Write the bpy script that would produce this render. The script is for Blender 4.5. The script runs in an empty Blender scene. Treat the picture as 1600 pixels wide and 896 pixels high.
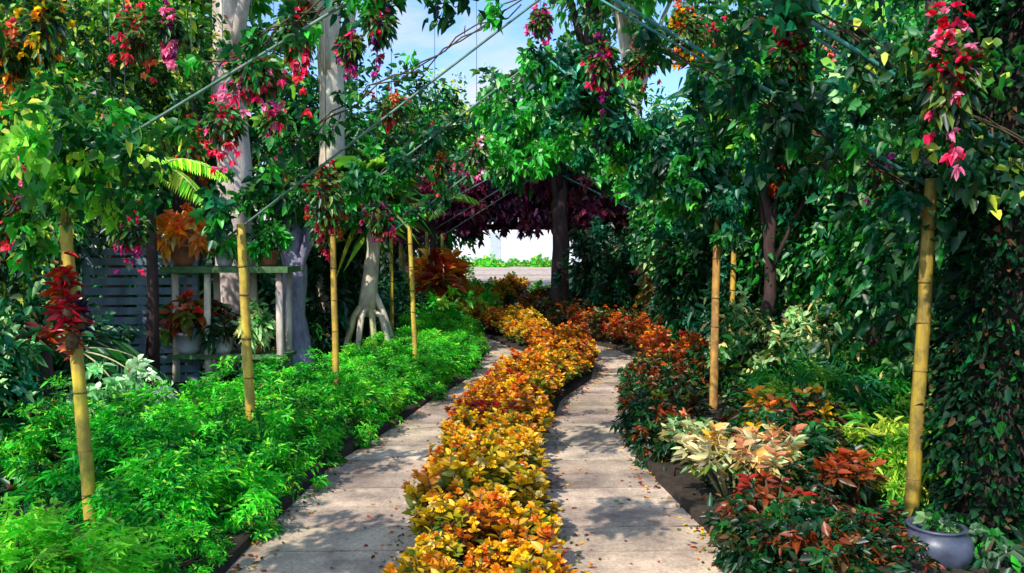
import bpy, math, random
import numpy as np
from mathutils import Vector
random.seed(7); rng = np.random.default_rng(7)
S = bpy.context.scene; COL = S.collection
R = math.radians
# ------------------------------------------------------------------ camera geometry
F = 1250.0; H = 1.7; PITCH = math.atan(58/1250)
def at(x, y, d):
    """point of the place seen at photo pixel x,y and standing d metres ahead"""
    u, v = (x-800)/F, (448-y)/F
    dy = math.cos(PITCH)+v*math.sin(PITCH); dz = -math.sin(PITCH)+v*math.cos(PITCH)
    k = d/dy
    return Vector((u*k, d, H+dz*k))
def zy(y, d): return at(800, y, d).z
def xx(x, d): return at(x, 448, d).x
def lerp(t, pts):
    if t <= pts[0][0]: return pts[0][1]
    for (a, va), (b, vb) in zip(pts, pts[1:]):
        if t <= b:
            k = (t-a)/(b-a); k = k*k*(3-2*k)*.5+k*.5
            return va+(vb-va)*k
    return pts[-1][1]
def srgb(r, g, b):
    f = lambda c: (c/255/12.92) if c/255 <= .04045 else ((c/255+.055)/1.055)**2.4
    return (f(r), f(g), f(b))
# ------------------------------------------------------------------ materials
def newmat(name):
    m = bpy.data.materials.new(name); m.use_nodes = True
    nt = m.node_tree; nt.nodes.clear()
    return m, nt, nt.nodes, nt.links
def leaf_mat(name, trans=.35, gloss=.045, rough=.42, v0=.82, v1=1.2):
    m, nt, N, L = newmat(name)
    out = N.new('ShaderNodeOutputMaterial'); at_ = N.new('ShaderNodeAttribute'); at_.attribute_name = 'Col'
    d = N.new('ShaderNodeBsdfDiffuse'); t = N.new('ShaderNodeBsdfTranslucent'); g = N.new('ShaderNodeBsdfGlossy')
    g.inputs['Roughness'].default_value = rough
    hs = N.new('ShaderNodeHueSaturation'); oi = N.new('ShaderNodeObjectInfo')
    mr = N.new('ShaderNodeMapRange'); mr.inputs[3].default_value = v0; mr.inputs[4].default_value = v1
    L.new(oi.outputs['Random'], mr.inputs[0]); L.new(mr.outputs[0], hs.inputs['Value'])
    L.new(at_.outputs['Color'], hs.inputs['Color'])
    mx = N.new('ShaderNodeMixShader'); mx.inputs[0].default_value = trans
    my = N.new('ShaderNodeMixShader'); my.inputs[0].default_value = gloss
    for n in (d, t): L.new(hs.outputs[0], n.inputs[0])
    L.new(d.outputs[0], mx.inputs[1]); L.new(t.outputs[0], mx.inputs[2])
    L.new(mx.outputs[0], my.inputs[1]); L.new(g.outputs[0], my.inputs[2]); L.new(my.outputs[0], out.inputs[0])
    return m
def solid(name, c1, c2=None, scale=8, rough=.7, bump=.3, stretch=(1,1,1), metal=0, detail=6, contrast=(.3,.7), c3=None, spec=.4):
    m, nt, N, L = newmat(name); c2 = c2 or tuple(v*.6 for v in c1)
    out = N.new('ShaderNodeOutputMaterial'); p = N.new('ShaderNodeBsdfPrincipled')
    tc = N.new('ShaderNodeTexCoord'); mp = N.new('ShaderNodeMapping'); mp.inputs['Scale'].default_value = stretch
    n = N.new('ShaderNodeTexNoise'); n.inputs['Scale'].default_value = scale; n.inputs['Detail'].default_value = detail; n.inputs['Roughness'].default_value = .65
    cr = N.new('ShaderNodeValToRGB'); cr.color_ramp.elements[0].position = contrast[0]; cr.color_ramp.elements[1].position = contrast[1]
    cr.color_ramp.elements[0].color = (*c2, 1); cr.color_ramp.elements[1].color = (*c1, 1)
    if c3:
        e = cr.color_ramp.elements.new((contrast[0]+contrast[1])/2); e.color = (*c3, 1)
    L.new(tc.outputs['Object'], mp.inputs[0]); L.new(mp.outputs[0], n.inputs[0]); L.new(n.outputs[0], cr.inputs[0])
    L.new(cr.outputs[0], p.inputs['Base Color']); p.inputs['Roughness'].default_value = rough; p.inputs['Metallic'].default_value = metal
    p.inputs['Specular IOR Level'].default_value = spec
    if bump:
        b = N.new('ShaderNodeBump'); b.inputs['Strength'].default_value = bump; b.inputs['Distance'].default_value = .02
        L.new(n.outputs[0], b.inputs['Height']); L.new(b.outputs[0], p.inputs['Normal'])
    L.new(p.outputs[0], out.inputs[0])
    return m
LEAF = leaf_mat('leaf', v0=1.0, v1=1.55); BEDL = leaf_mat('bedding_leaf', v0=.85, v1=1.2); IVYM = leaf_mat('matt_ivy_leaf', .2, .012, .6); FERN = leaf_mat('soft_leaf', .4, .03, .5); PETAL = leaf_mat('petal', .35, .03, .5, 1.25, 1.6)
GLOSSY = leaf_mat('glossy_leaf', .25, .05, .42)
BARK_GREY = solid('grey_bark', (.86,.70,.58), (.30,.22,.20), 7, .9, .9, (1,1,.3))
BARK_CREAM = solid('cream_bark', (.88,.76,.56), (.40,.29,.20), 6, .9, .8, (1,1,.5))
BARK_DARK = solid('dark_bark', (.10,.05,.045), (.02,.012,.012), 9, .9, .9, (1,1,.3))
BARK_PURPLE = solid('purple_grey_bark', (.50,.46,.60), (.10,.08,.15), 6, .9, .9, (1,1,.4))
STEM_PALE = solid('pale_stem', (.66,.62,.30), (.28,.26,.10), 20, .8, .4, (1,1,.3))
STEM_BROWN = solid('brown_stem', (.13,.08,.04), (.04,.03,.015), 20, .8, .4, (1,1,.3))
YEL = solid('yellow_painted_bamboo', (.80,.50,.05), (.38,.19,.025), 9, .5, .35, (1,1,.25), contrast=(.33,.5))
def bamboo(name, c, c2, dirt, amt=.5):
    m, nt, N, L = newmat(name)
    out = N.new('ShaderNodeOutputMaterial'); p = N.new('ShaderNodeBsdfPrincipled'); tc = N.new('ShaderNodeTexCoord')
    def noise(sc, det, st):
        mp = N.new('ShaderNodeMapping'); mp.inputs['Scale'].default_value = st; n = N.new('ShaderNodeTexNoise'); n.inputs['Scale'].default_value = sc; n.inputs['Detail'].default_value = det; n.inputs['Roughness'].default_value = .7
        L.new(tc.outputs['Object'], mp.inputs[0]); L.new(mp.outputs[0], n.inputs[0]); return n
    a = noise(30, 6, (1,1,.08)); b = noise(9, 8, (1,1,.6)); sp = noise(60, 4, (1,1,.5))
    def ramp(n, p0, p1, k0=(0,0,0,1), k1=(1,1,1,1)):
        r = N.new('ShaderNodeValToRGB'); r.color_ramp.elements[0].position = p0; r.color_ramp.elements[1].position = p1; r.color_ramp.elements[0].color = k0; r.color_ramp.elements[1].color = k1
        L.new(n.outputs[0], r.inputs[0]); return r
    base = ramp(a, .35, .65, (*c2,1), (*c,1)); patch = ramp(b, .41, .58); spots = ramp(sp, .62, .70)
    sx = N.new('ShaderNodeSeparateXYZ'); L.new(tc.outputs['Object'], sx.inputs[0])
    zr = N.new('ShaderNodeMapRange'); zr.inputs[1].default_value = .05; zr.inputs[2].default_value = .75; zr.inputs[3].default_value = .85; zr.inputs[4].default_value = amt; L.new(sx.outputs[2], zr.inputs[0])
    mu = N.new('ShaderNodeMath'); mu.operation = 'MULTIPLY'; L.new(patch.outputs[0], mu.inputs[0]); L.new(zr.outputs[0], mu.inputs[1])
    mxm = N.new('ShaderNodeMath'); mxm.operation = 'MAXIMUM'; m3 = N.new('ShaderNodeMath'); m3.operation = 'MULTIPLY'; m3.inputs[1].default_value = .6; L.new(spots.outputs[0], m3.inputs[0]); L.new(mu.outputs[0], mxm.inputs[0]); L.new(m3.outputs[0], mxm.inputs[1])
    mx = N.new('ShaderNodeMix'); mx.data_type = 'RGBA'; mx.inputs[7].default_value = (*dirt,1); L.new(mxm.outputs[0], mx.inputs[0]); L.new(base.outputs[0], mx.inputs[6]); L.new(mx.outputs[2], p.inputs['Base Color'])
    rr = N.new('ShaderNodeMapRange'); rr.inputs[3].default_value = .45; rr.inputs[4].default_value = .9; L.new(mxm.outputs[0], rr.inputs[0]); L.new(rr.outputs[0], p.inputs['Roughness'])
    bp = N.new('ShaderNodeBump'); bp.inputs['Strength'].default_value = .5; bp.inputs['Distance'].default_value = .006; L.new(a.outputs[0], bp.inputs['Height']); L.new(bp.outputs[0], p.inputs['Normal'])
    L.new(p.outputs[0], out.inputs[0]); return m
YEL = bamboo('weathered_yellow_bamboo', (.78,.50,.06), (.55,.30,.04), (.14,.10,.04))
ORGP = bamboo('orange_bamboo', (.78,.42,.09), (.50,.23,.04), (.14,.07,.03), .7)
OCHRE = bamboo('ochre_bamboo', (.56,.38,.04), (.36,.22,.03), (.10,.08,.02), .7)
YELB = bamboo('bright_yellow_bamboo', (.86,.66,.06), (.66,.42,.04), (.26,.15,.05), .6)
NODE = solid('bamboo_node', (.34,.20,.04), (.10,.06,.02), 16, .8)
TEAL = solid('teal_painted_steel', (.10,.38,.31), (.03,.15,.13), 7, .5, .2)
TEALP = solid('pale_teal_painted_steel', (.22,.34,.26), (.06,.14,.10), 7, .5, .2)
WIRE = solid('wire', (.10,.10,.08), (.04,.04,.03), 10, .5, 0)
COIR = solid('coir', (.20,.11,.05), (.06,.035,.018), 40, .95, .8)
MAROON = solid('maroon_timber', (.10,.022,.035), (.03,.008,.016), 5, .6, .4, (6,1,1))
MAROON2 = solid('maroon_roof_tile', (.17,.05,.05), (.05,.018,.022), 8, .7, .5, (6,6,1))
SALMON = solid('salmon_timber', (.62,.30,.24), (.3,.12,.09), 8, .7, .3)
WHITEW = solid('white_render', (.86,.85,.84), (.68,.68,.70), 2, .9, .1)
SLATE = solid('slate_blue_paint', (.22,.31,.37), (.05,.09,.12), 6, .6, .3, (1,1,.3))
POT = solid('blue_grey_glaze', (.10,.11,.16), (.025,.03,.05), 7, .42, .15, detail=3, spec=.6)
SOIL = solid('soil', (.06,.04,.025), (.018,.013,.008), 14, 1, .8)
MOSS = solid('mossy_board', (.12,.26,.09), (.05,.09,.04), 18, .95, .7)
STONE = solid('edging_stone', (.32,.29,.27), (.14,.12,.12), 18, .9, .6)
def ground_mat():
    m, nt, N, L = newmat('ground_soil_and_moss')
    out = N.new('ShaderNodeOutputMaterial'); p = N.new('ShaderNodeBsdfPrincipled'); tc = N.new('ShaderNodeTexCoord')
    a = N.new('ShaderNodeTexNoise'); a.inputs['Scale'].default_value = .7; a.inputs['Detail'].default_value = 8
    b = N.new('ShaderNodeTexNoise'); b.inputs['Scale'].default_value = 30; b.inputs['Detail'].default_value = 5
    cr = N.new('ShaderNodeValToRGB'); e = cr.color_ramp.elements
    e[0].position = .38; e[0].color = (.03,.022,.012,1); e[1].position = .62; e[1].color = (.02,.075,.018,1)
    mx = N.new('ShaderNodeMix'); mx.data_type = 'RGBA'; mx.blend_type = 'MULTIPLY'; mx.inputs[0].default_value = .8
    c2 = N.new('ShaderNodeValToRGB'); c2.color_ramp.elements[0].position = .3; c2.color_ramp.elements[0].color = (.3,.3,.3,1); c2.color_ramp.elements[1].position = .7; c2.color_ramp.elements[1].color = (1.6,1.6,1.4,1)
    for n in (a, b): L.new(tc.outputs['Object'], n.inputs[0])
    L.new(a.outputs[0], cr.inputs[0]); L.new(b.outputs[0], c2.inputs[0])
    L.new(cr.outputs[0], mx.inputs[6]); L.new(c2.outputs[0], mx.inputs[7]); L.new(mx.outputs[2], p.inputs['Base Color'])
    p.inputs['Roughness'].default_value = 1
    bp = N.new('ShaderNodeBump'); bp.inputs['Strength'].default_value = .8; bp.inputs['Distance'].default_value = .04
    L.new(b.outputs[0], bp.inputs['Height']); L.new(bp.outputs[0], p.inputs['Normal']); L.new(p.outputs[0], out.inputs[0])
    return m
def path_mat():
    m, nt, N, L = newmat('worn_paving')
    out = N.new('ShaderNodeOutputMaterial'); p = N.new('ShaderNodeBsdfPrincipled'); tc = N.new('ShaderNodeTexCoord')
    at_ = N.new('ShaderNodeAttribute'); at_.attribute_name = 'Col'
    a = N.new('ShaderNodeTexNoise'); a.inputs['Scale'].default_value = 2.2; a.inputs['Detail'].default_value = 9; a.inputs['Roughness'].default_value = .7
    b = N.new('ShaderNodeTexNoise'); b.inputs['Scale'].default_value = 45; b.inputs['Detail'].default_value = 6; b.inputs['Roughness'].default_value = .8
    for n in (a, b): L.new(tc.outputs['Object'], n.inputs[0])
    ra = N.new('ShaderNodeValToRGB'); e = ra.color_ramp.elements; e[0].position = .36; e[0].color = (.42,.40,.42,1); e[1].position = .6; e[1].color = (1.15,1.12,1.08,1)
    rb = N.new('ShaderNodeValToRGB'); e = rb.color_ramp.elements; e[0].position = .32; e[0].color = (.55,.53,.53,1); e[1].position = .62; e[1].color = (1.1,1.1,1.1,1)
    L.new(a.outputs[0], ra.inputs[0]); L.new(b.outputs[0], rb.inputs[0])
    m1 = N.new('ShaderNodeMix'); m1.data_type = 'RGBA'; m1.blend_type = 'MULTIPLY'; m1.inputs[0].default_value = 1
    m2 = N.new('ShaderNodeMix'); m2.data_type = 'RGBA'; m2.blend_type = 'MULTIPLY'; m2.inputs[0].default_value = 1
    L.new(at_.outputs['Color'], m1.inputs[6]); L.new(ra.outputs[0], m1.inputs[7]); L.new(m1.outputs[2], m2.inputs[6]); L.new(rb.outputs[0], m2.inputs[7])
    L.new(m2.outputs[2], p.inputs['Base Color']); p.inputs['Roughness'].default_value = .85
    bp = N.new('ShaderNodeBump'); bp.inputs['Strength'].default_value = .5; bp.inputs['Distance'].default_value = .01
    L.new(b.outputs[0], bp.inputs['Height']); L.new(bp.outputs[0], p.inputs['Normal']); L.new(p.outputs[0], out.inputs[0])
    return m
# ------------------------------------------------------------------ builders
def tag(o, label=None, cat=None, group=None, kind=None):
    if label: o['label'] = label
    if cat: o['category'] = cat
    if group: o['group'] = group
    if kind: o['kind'] = kind
    return o
def thing(name, loc, label, cat, group=None, rz=0, sc=1):
    o = bpy.data.objects.new(name, None); COL.objects.link(o); o.empty_display_size = .1
    o.location = loc; o.rotation_euler = (0, 0, rz)
    o.scale = (sc, sc, sc) if not isinstance(sc, tuple) else sc
    return tag(o, label, cat, group)
def link(o, parent=None):
    COL.objects.link(o)
    if parent: o.parent = parent
    return o
def dup(root, loc, rz, label, group=None, sc=1):
    r = root.copy(); COL.objects.link(r); r.location = loc; r.rotation_euler = (0, 0, rz)
    r.scale = (sc, sc, sc) if not isinstance(sc, tuple) else sc
    r['label'] = label
    if group: r['group'] = group
    for ch in list(root.children):
        c = ch.copy(); COL.objects.link(c); c.parent = r
        for g in ch.children:
            k = g.copy(); COL.objects.link(k); k.parent = c
    return r
class MB:
    def __init__(s): s.v = []; s.f = []; s.c = []
    def add(s, vs, fs, col=(1,1,1)):
        n = len(s.v); s.v += [tuple(v) for v in vs]; s.f += [tuple(i+n for i in f) for f in fs]; s.c += [col]*len(vs); return s
    def box(s, c, d, rz=0, col=(1,1,1), rx=0):
        x, y, z = d[0]/2, d[1]/2, d[2]/2; ca, sa = math.cos(rz), math.sin(rz); cx, sx = math.cos(rx), math.sin(rx); vs = []
        for a, b, e in ((-x,-y,-z),(x,-y,-z),(x,y,-z),(-x,y,-z),(-x,-y,z),(x,-y,z),(x,y,z),(-x,y,z)):
            b, e = b*cx-e*sx, b*sx+e*cx
            vs.append((c[0]+a*ca-b*sa, c[1]+a*sa+b*ca, c[2]+e))
        return s.add(vs, [(3,2,1,0),(4,5,6,7),(0,1,5,4),(1,2,6,5),(2,3,7,6),(3,0,4,7)], col)
    def tube(s, pts, rad, n=10, col=(1,1,1), wob=0, cap=True):
        pts = [Vector(p) for p in pts]
        if not hasattr(rad, '__len__'): rad = [rad]*len(pts)
        vs = []; prev = None
        for i, p in enumerate(pts):
            t = (pts[min(i+1, len(pts)-1)]-pts[max(i-1, 0)]).normalized()
            if prev is None: a = t.orthogonal().normalized()
            else: a = (prev-t*prev.dot(t)).normalized()
            prev = a; b = t.cross(a)
            for k in range(n):
                th = 2*math.pi*k/n; w = 1+wob*(random.random()-.5)
                vs.append(p+(a*math.cos(th)+b*math.sin(th))*rad[i]*w)
        fs = []
        for i in range(len(pts)-1):
            for k in range(n):
                fs.append((i*n+k, i*n+(k+1) % n, (i+1)*n+(k+1) % n, (i+1)*n+k))
        if cap: fs += [tuple(range(n-1, -1, -1)), tuple(range((len(pts)-1)*n, len(pts)*n))]
        return s.add(vs, fs, col)
    def lathe(s, prof, n=28, col=(1,1,1), c=(0,0,0)):
        vs = [(c[0]+r*math.cos(2*math.pi*k/n), c[1]+r*math.sin(2*math.pi*k/n), c[2]+z) for r, z in prof for k in range(n)]
        fs = [(i*n+k, i*n+(k+1) % n, (i+1)*n+(k+1) % n, (i+1)*n+k) for i in range(len(prof)-1) for k in range(n)]
        return s.add(vs, fs, col)
    def build(s, name, mat, parent=None, smooth=True):
        me = bpy.data.meshes.new(name); me.from_pydata(s.v, [], s.f); me.update()
        ca = me.color_attributes.new('Col', 'FLOAT_COLOR', 'POINT')
        ca.data.foreach_set('color', np.array([(*c, 1) for c in s.c], dtype=np.float32).ravel())
        if smooth: me.polygons.foreach_set('use_smooth', [True]*len(me.polygons))
        me.materials.append(mat)
        return link(bpy.data.objects.new(name, me), parent)
def unit(a): return a/np.maximum(np.linalg.norm(a, axis=1, keepdims=True), 1e-9)
def leaves(name, P, D, L, W, C, mat, parent=None, droop=.25, up=None):
    """many small folded leaves: base P, direction D, length L, width W, colour C"""
    n = len(P); D = unit(D)
    rnd = rng.normal(size=(n, 3)); rnd = rnd if up is None else up+rnd*.35
    Sd = unit(np.cross(D, rnd)); Nn = np.cross(Sd, D)
    flip = Nn[:, 2] < 0; Nn[flip] *= -1
    L = np.broadcast_to(L, (n,))[:, None]; W = np.broadcast_to(W, (n,))[:, None]
    V = np.empty((n, 6, 3)); V[:, 0] = P
    m1 = P+D*L*.28; m2 = P+D*L*.66; m2[:, 2] -= (L*droop*.4)[:, 0]
    V[:, 1] = m1+Sd*W*.5+Nn*W*.16; V[:, 5] = m1-Sd*W*.5+Nn*W*.16
    V[:, 2] = m2+Sd*W*.38+Nn*W*.12; V[:, 4] = m2-Sd*W*.38+Nn*W*.12
    V[:, 3] = P+D*L; V[:, 3, 2] -= (L*droop)[:, 0]
    me = bpy.data.meshes.new(name)
    me.vertices.add(n*6); me.vertices.foreach_set('co', V.ravel())
    idx = (np.arange(n)[:, None]*6+np.array([0,1,2,3, 0,3,4,5])).ravel().astype(np.int32)
    me.loops.add(n*8); me.loops.foreach_set('vertex_index', idx)
    me.polygons.add(n*2); me.polygons.foreach_set('loop_start', np.arange(0, n*8, 4, dtype=np.int32))
    me.update(); me.validate()
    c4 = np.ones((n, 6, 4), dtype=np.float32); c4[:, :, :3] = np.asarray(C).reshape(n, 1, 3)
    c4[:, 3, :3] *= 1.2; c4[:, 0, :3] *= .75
    ca = me.color_attributes.new('Col', 'FLOAT_COLOR', 'POINT'); ca.data.foreach_set('color', c4.ravel())
    me.materials.append(mat)
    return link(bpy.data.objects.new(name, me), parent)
def mixcol(cols, w, n, jit=.25):
    cols = np.array(cols); idx = rng.choice(len(cols), size=n, p=np.array(w)/sum(w))
    return cols[idx]*(1+jit*(rng.random((n, 1))-.5)*2)
G_DARK = srgb(14,52,22); G_DEEP = srgb(6,76,34); G_MID = srgb(34,112,34); G_BRIGHT = srgb(50,170,40); G_LIME = srgb(150,215,60); G_TEAL = srgb(14,104,72); G_OLIVE = srgb(96,124,34); G_PALE = srgb(160,205,130); G_YEL = srgb(205,215,70)
BROWN = srgb(90,52,24)
# -------- crowns made of many leaf clumps spread through an uneven volume
def crown_cloud(ncl, per, rad, low, clump=(.13,.26), hollow=.35, seed=0):
    r = np.random.default_rng(seed)
    th = r.random(ncl)*2*np.pi; cz = r.random(ncl)*2-1
    if low is not None: cz = np.clip(cz, low, 1)
    sr = np.sqrt(1-cz**2); lob = 1+.22*np.sin(3*th+seed)+.18*np.cos(5*th+2*seed+3*cz)
    rr = (hollow+(1-hollow)*r.random(ncl)**.6)*lob
    Cc = np.stack([np.cos(th)*sr*rr, np.sin(th)*sr*rr, cz*rr], 1)
    cr = clump[0]+(clump[1]-clump[0])*r.random(ncl)
    P = np.repeat(Cc, per, 0)+unit(r.normal(size=(ncl*per, 3)))*(np.repeat(cr, per)*r.random(ncl*per)**.45)[:, None]
    ci = np.repeat(np.arange(ncl), per)
    return P*np.array(rad), ci, Cc*np.array(rad), r
def crown_mesh(name, ncl, per, rad, pal, wt, leaf=(.10,.055), mat=None, parent=None, low=None, seed=0, hollow=.35, clump=(.13,.26), z0=0, hi=None, droop=.3):
    P, ci, Cc, r = crown_cloud(ncl, per, rad, low, clump, hollow, seed)
    n = len(P)
    pal = np.array(pal); base = pal[r.choice(len(pal), size=ncl, p=np.array(wt)/sum(wt))][ci]
    other = pal[r.choice(len(pal), size=n, p=np.array(wt)/sum(wt))]
    C = base*.72+other*.28; C = C*(1+.5*(r.random((n, 1))-.5))*(.75+.5*r.random(ncl))[ci][:, None]
    if hi is not None:
        k = r.random(n) < .14; C[k] = np.array(hi)  # scattered hi leaves, mostly sun highlights put into the colour
    D = unit(P/np.array(rad))*.6+r.normal(size=(n, 3))*.7; D[:, 2] -= .15
    P = P+np.array([0, 0, z0])
    s = .45+1.05*r.random(n)**1.4; s *= (.8+.4*r.random(ncl))[ci]
    dead = r.random(n) < .012; C[dead] = np.array(srgb(150,105,50))
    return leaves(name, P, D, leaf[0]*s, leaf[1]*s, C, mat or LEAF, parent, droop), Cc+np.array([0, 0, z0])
PROTO = {}
def tree(key, label, loc, h, crad, cz, trunk_r, pal, wt, bark, lean=(0,0), rz=0, n=(150,46), leaf=(.17,.085), name='garden_tree', group='trees around the pergola', seed=1, hi=None, limbs=7, low=None, cat='tree', droop=.3, wob=.12, sc=1):
    """tapered trunk with root flare, limbs reaching into the crown, crown of leaf clumps"""
    if key in PROTO: return dup(PROTO[key], loc, rz, label, group, sc)
    t = thing(name, loc, label, cat, group, rz, sc)
    tr = MB(); top = Vector((lean[0], lean[1], h))
    pts = []; rad = []
    st = random.Random(seed)
    for i in range(11):
        k = i/10; pts.append(Vector((lean[0]*k+st.uniform(-.04,.04)*(k>0), lean[1]*k+st.uniform(-.04,.04)*(k>0), h*k)))
        rad.append(trunk_r*(1+.7*math.exp(-k*h*4))*(1-.35*k))
    rad[-1] *= .5
    tr.tube(pts, rad, 16, wob=wob)
    cm, cl = crown_mesh('crown', n[0], n[1], crad, pal, wt, leaf, parent=t, seed=seed, z0=cz, hi=hi, low=low, droop=droop)
    cm.location = (lean[0], lean[1], 0)
    for i in range(limbs):
        c = Vector(cl[int(st.random()*len(cl))])+Vector((lean[0], lean[1], 0))
        k = st.uniform(.45,.95); s0 = pts[0].lerp(top, k) if False else Vector((lean[0]*k, lean[1]*k, h*k))
        mid = s0.lerp(c, .5)+Vector((0, 0, .12*(c-s0).length))
        tr.tube([s0, s0.lerp(mid, .5)+Vector((0,0,.05)), mid, c.lerp(mid, .3), c], [trunk_r*.42, trunk_r*.3, trunk_r*.22, trunk_r*.14, trunk_r*.05], 8)
    tr.build('trunk', bark, t)
    PROTO[key] = t
    return t
# ------------------------------------------------------------------ setting: ground, paths, beds
BEDC = [(0,-.15),(4.2,-.15),(5.5,-.20),(6.9,-.12),(8.5,.14),(10.4,.70),(12,.86),(14,.22),(17,-.72),(20,-1.0),(25,-.35),(34,.25)]
BEDW = [(0,.38),(4.2,.38),(7,.37),(10,.35),(12.5,.38),(20,.55),(34,.5)]
LEFT = [(0,-1.42),(4.2,-1.47),(5.9,-1.40),(7.87,-1.02),(10.6,-.52),(13.3,-.40),(16,-1.6),(20,-2.3),(26,-1.5),(34,-1.1),(60,-1)]
RIGHT = [(0,1.05),(4.2,1.17),(5.9,1.02),(6.85,1.02),(8.5,1.22),(10.6,1.72),(11.8,1.92),(13,1.75),(14.5,1.18),(17,.42),(20,.2),(26,.65),(34,1.1),(60,1)]
g = MB(); g.add([(-250,-60,0),(250,-60,0),(250,400,0),(-250,400,0)], [(0,1,2,3)]); tag(g.build('ground', ground_mat(), smooth=False), kind='structure')
def ribbon(name, fl, fr, y0, y1, z, mat, slab=None, wander=0):
    mb = MB(); y = y0; st = random.Random(3 if name.endswith('d') else 4)
    while y < y1:
        ln = slab*(st.uniform(.8,1.25)) if slab else .5
        gap = .02 if slab else 0
        tone = st.uniform(.60,1.08); base = (.76*tone, .60*tone*st.uniform(.96,1.02), .44*tone*st.uniform(.92,1.05)) if slab else (1,1,1)
        nsub = 1; sk = st.uniform(-.03,.03) if slab else 0
        a, b = y, min(y+ln-gap, y1)
        vs = [(fl(a), a-sk, z), (fr(a), a+sk, z), (fr(b), b+sk, z), (fl(b), b-sk, z)]
        vt = [(x, yy, zz) for x, yy, zz in vs]; vb = [(x, yy, z-.03) for x, yy, _ in vs]
        mb.add(vt+vb, [(0,1,2,3),(0,4,5,1),(1,5,6,2),(2,6,7,3),(3,7,4,0)], base)
        y += ln
    return tag(mb.build(name, mat, smooth=False), kind='structure')
PM = path_mat()
bc = lambda y: lerp(y, BEDC); bw = lambda y: lerp(y, BEDW); lf = lambda y: lerp(y, LEFT); rt = lambda y: lerp(y, RIGHT)
sub = MB(); ys = [i*.5 for i in range(0, 120)]
for a, b in zip(ys, ys[1:]): sub.add([(lf(a)-.1,a,.012),(rt(a)+.1,a,.012),(rt(b)+.1,b,.012),(lf(b)-.1,b,.012)], [(0,1,2,3)])
tag(sub.build('path_bedding', solid('dark_grit', (.12,.10,.09), (.05,.04,.04), 40, 1, .5), smooth=False), kind='structure')
ribbon('path', lf, lambda y: bc(y)-bw(y)+.02, .2, 34, .045, PM, .42)
ribbon('path', lambda y: bc(y)+bw(y)-.02, rt, .2, 34, .045, PM, .42)
ribbon('path', lambda y: -2.6-(y-34)*.03, lambda y: 2.4+(y-34)*.03, 34, 87, .045, PM, .9)
bed = MB()
ysb = [.2+i*.4 for i in range(0, 85)]
for a, b in zip(ysb, ysb[1:]):
    rows = []
    for y in (a, b):
        c, w = bc(y), bw(y)
        rows.append([(c-w,y,.02),(c-w,y,.085),(c-w+.06,y,.09),(c,y,.125),(c+w-.06,y,.09),(c+w,y,.085),(c+w,y,.02)])
    bed.add(rows[0]+rows[1], [(i, i+1, i+8, i+7) for i in range(6)])
tag(bed.build('flower_bed', SOIL), kind='structure')
for nm, fn, s in (('flower_bed', lf, -1), ('flower_bed', rt, 1)):
    bb = MB()
    for a, b in zip(ysb, ysb[1:]):
        rows = []
        for y in (a, b):
            x = fn(y); rows.append([(x,y,.02),(x+s*.01,y,.09),(x+s*.1,y,.095),(x+s*.9,y,.11),(x+s*1.6,y,.0)])
        f = [(i, i+1, i+6, i+5) for i in range(4)]
        bb.add(rows[0]+rows[1], f)
    tag(bb.build(nm, SOIL), kind='structure')
# ------------------------------------------------------------------ croton-like bedding plants
def bedding(name, hgt, rad, top, topw, lowc, nros, seed, llen=.070, dens=17, mat=None, parent=None, extra=None):
    """a mound of leafy rosettes on short stems: top colours above, darker leaves below"""
    r = np.random.default_rng(seed); P = []; D = []; C = []; Ln = []
    top = np.array(top); lowc = np.array(lowc); st = MB()
    for i in range(nros):
        a = r.random()*2*np.pi; q = math.sqrt(r.random()); x, y = q*rad*math.cos(a), q*rad*math.sin(a)
        z = hgt*(1-.45*q*q)*r.uniform(.8,1.08)
        st.tube([(x*.35, y*.35, 0), (x*.7, y*.7, z*.5), (x, y, z)], [.006,.005,.003], 5)
        ct = top[r.choice(len(top), p=np.array(topw)/sum(topw))]
        for j in range(dens*2):
            k = j/(dens*2); zz = z*(1-.62*k)
            t = r.random()*2*np.pi; el = .9*(1-k)**2-.15*k+r.normal()*.15
            s = .4+.6*(1-k); px, py = x*(s*.6+.4), y*(s*.6+.4)
            P.append((px, py, zz)); D.append((math.cos(t), math.sin(t), el+.15))
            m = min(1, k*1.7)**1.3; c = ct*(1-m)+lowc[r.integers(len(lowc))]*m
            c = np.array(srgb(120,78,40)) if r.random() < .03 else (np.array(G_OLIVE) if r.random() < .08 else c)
            C.append(c*r.uniform(.65,1.3)); Ln.append(llen*r.uniform(.5,1.35)*(1 if k > .12 else .75))
    P, D, C, Ln = map(np.array, (P, D, C, Ln))
    Wd = Ln*.42
    if extra:
        P = np.concatenate([P, extra[0]]); D = np.concatenate([D, extra[1]]); C = np.concatenate([C, extra[2]]); k_ = len(extra[0]); Ln = np.concatenate([Ln, np.full(k_, .036)]); Wd = np.concatenate([Wd, np.full(k_, .022)])
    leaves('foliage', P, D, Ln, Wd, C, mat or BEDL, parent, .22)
    st.build('stem', STEM_BROWN, parent)
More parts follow.
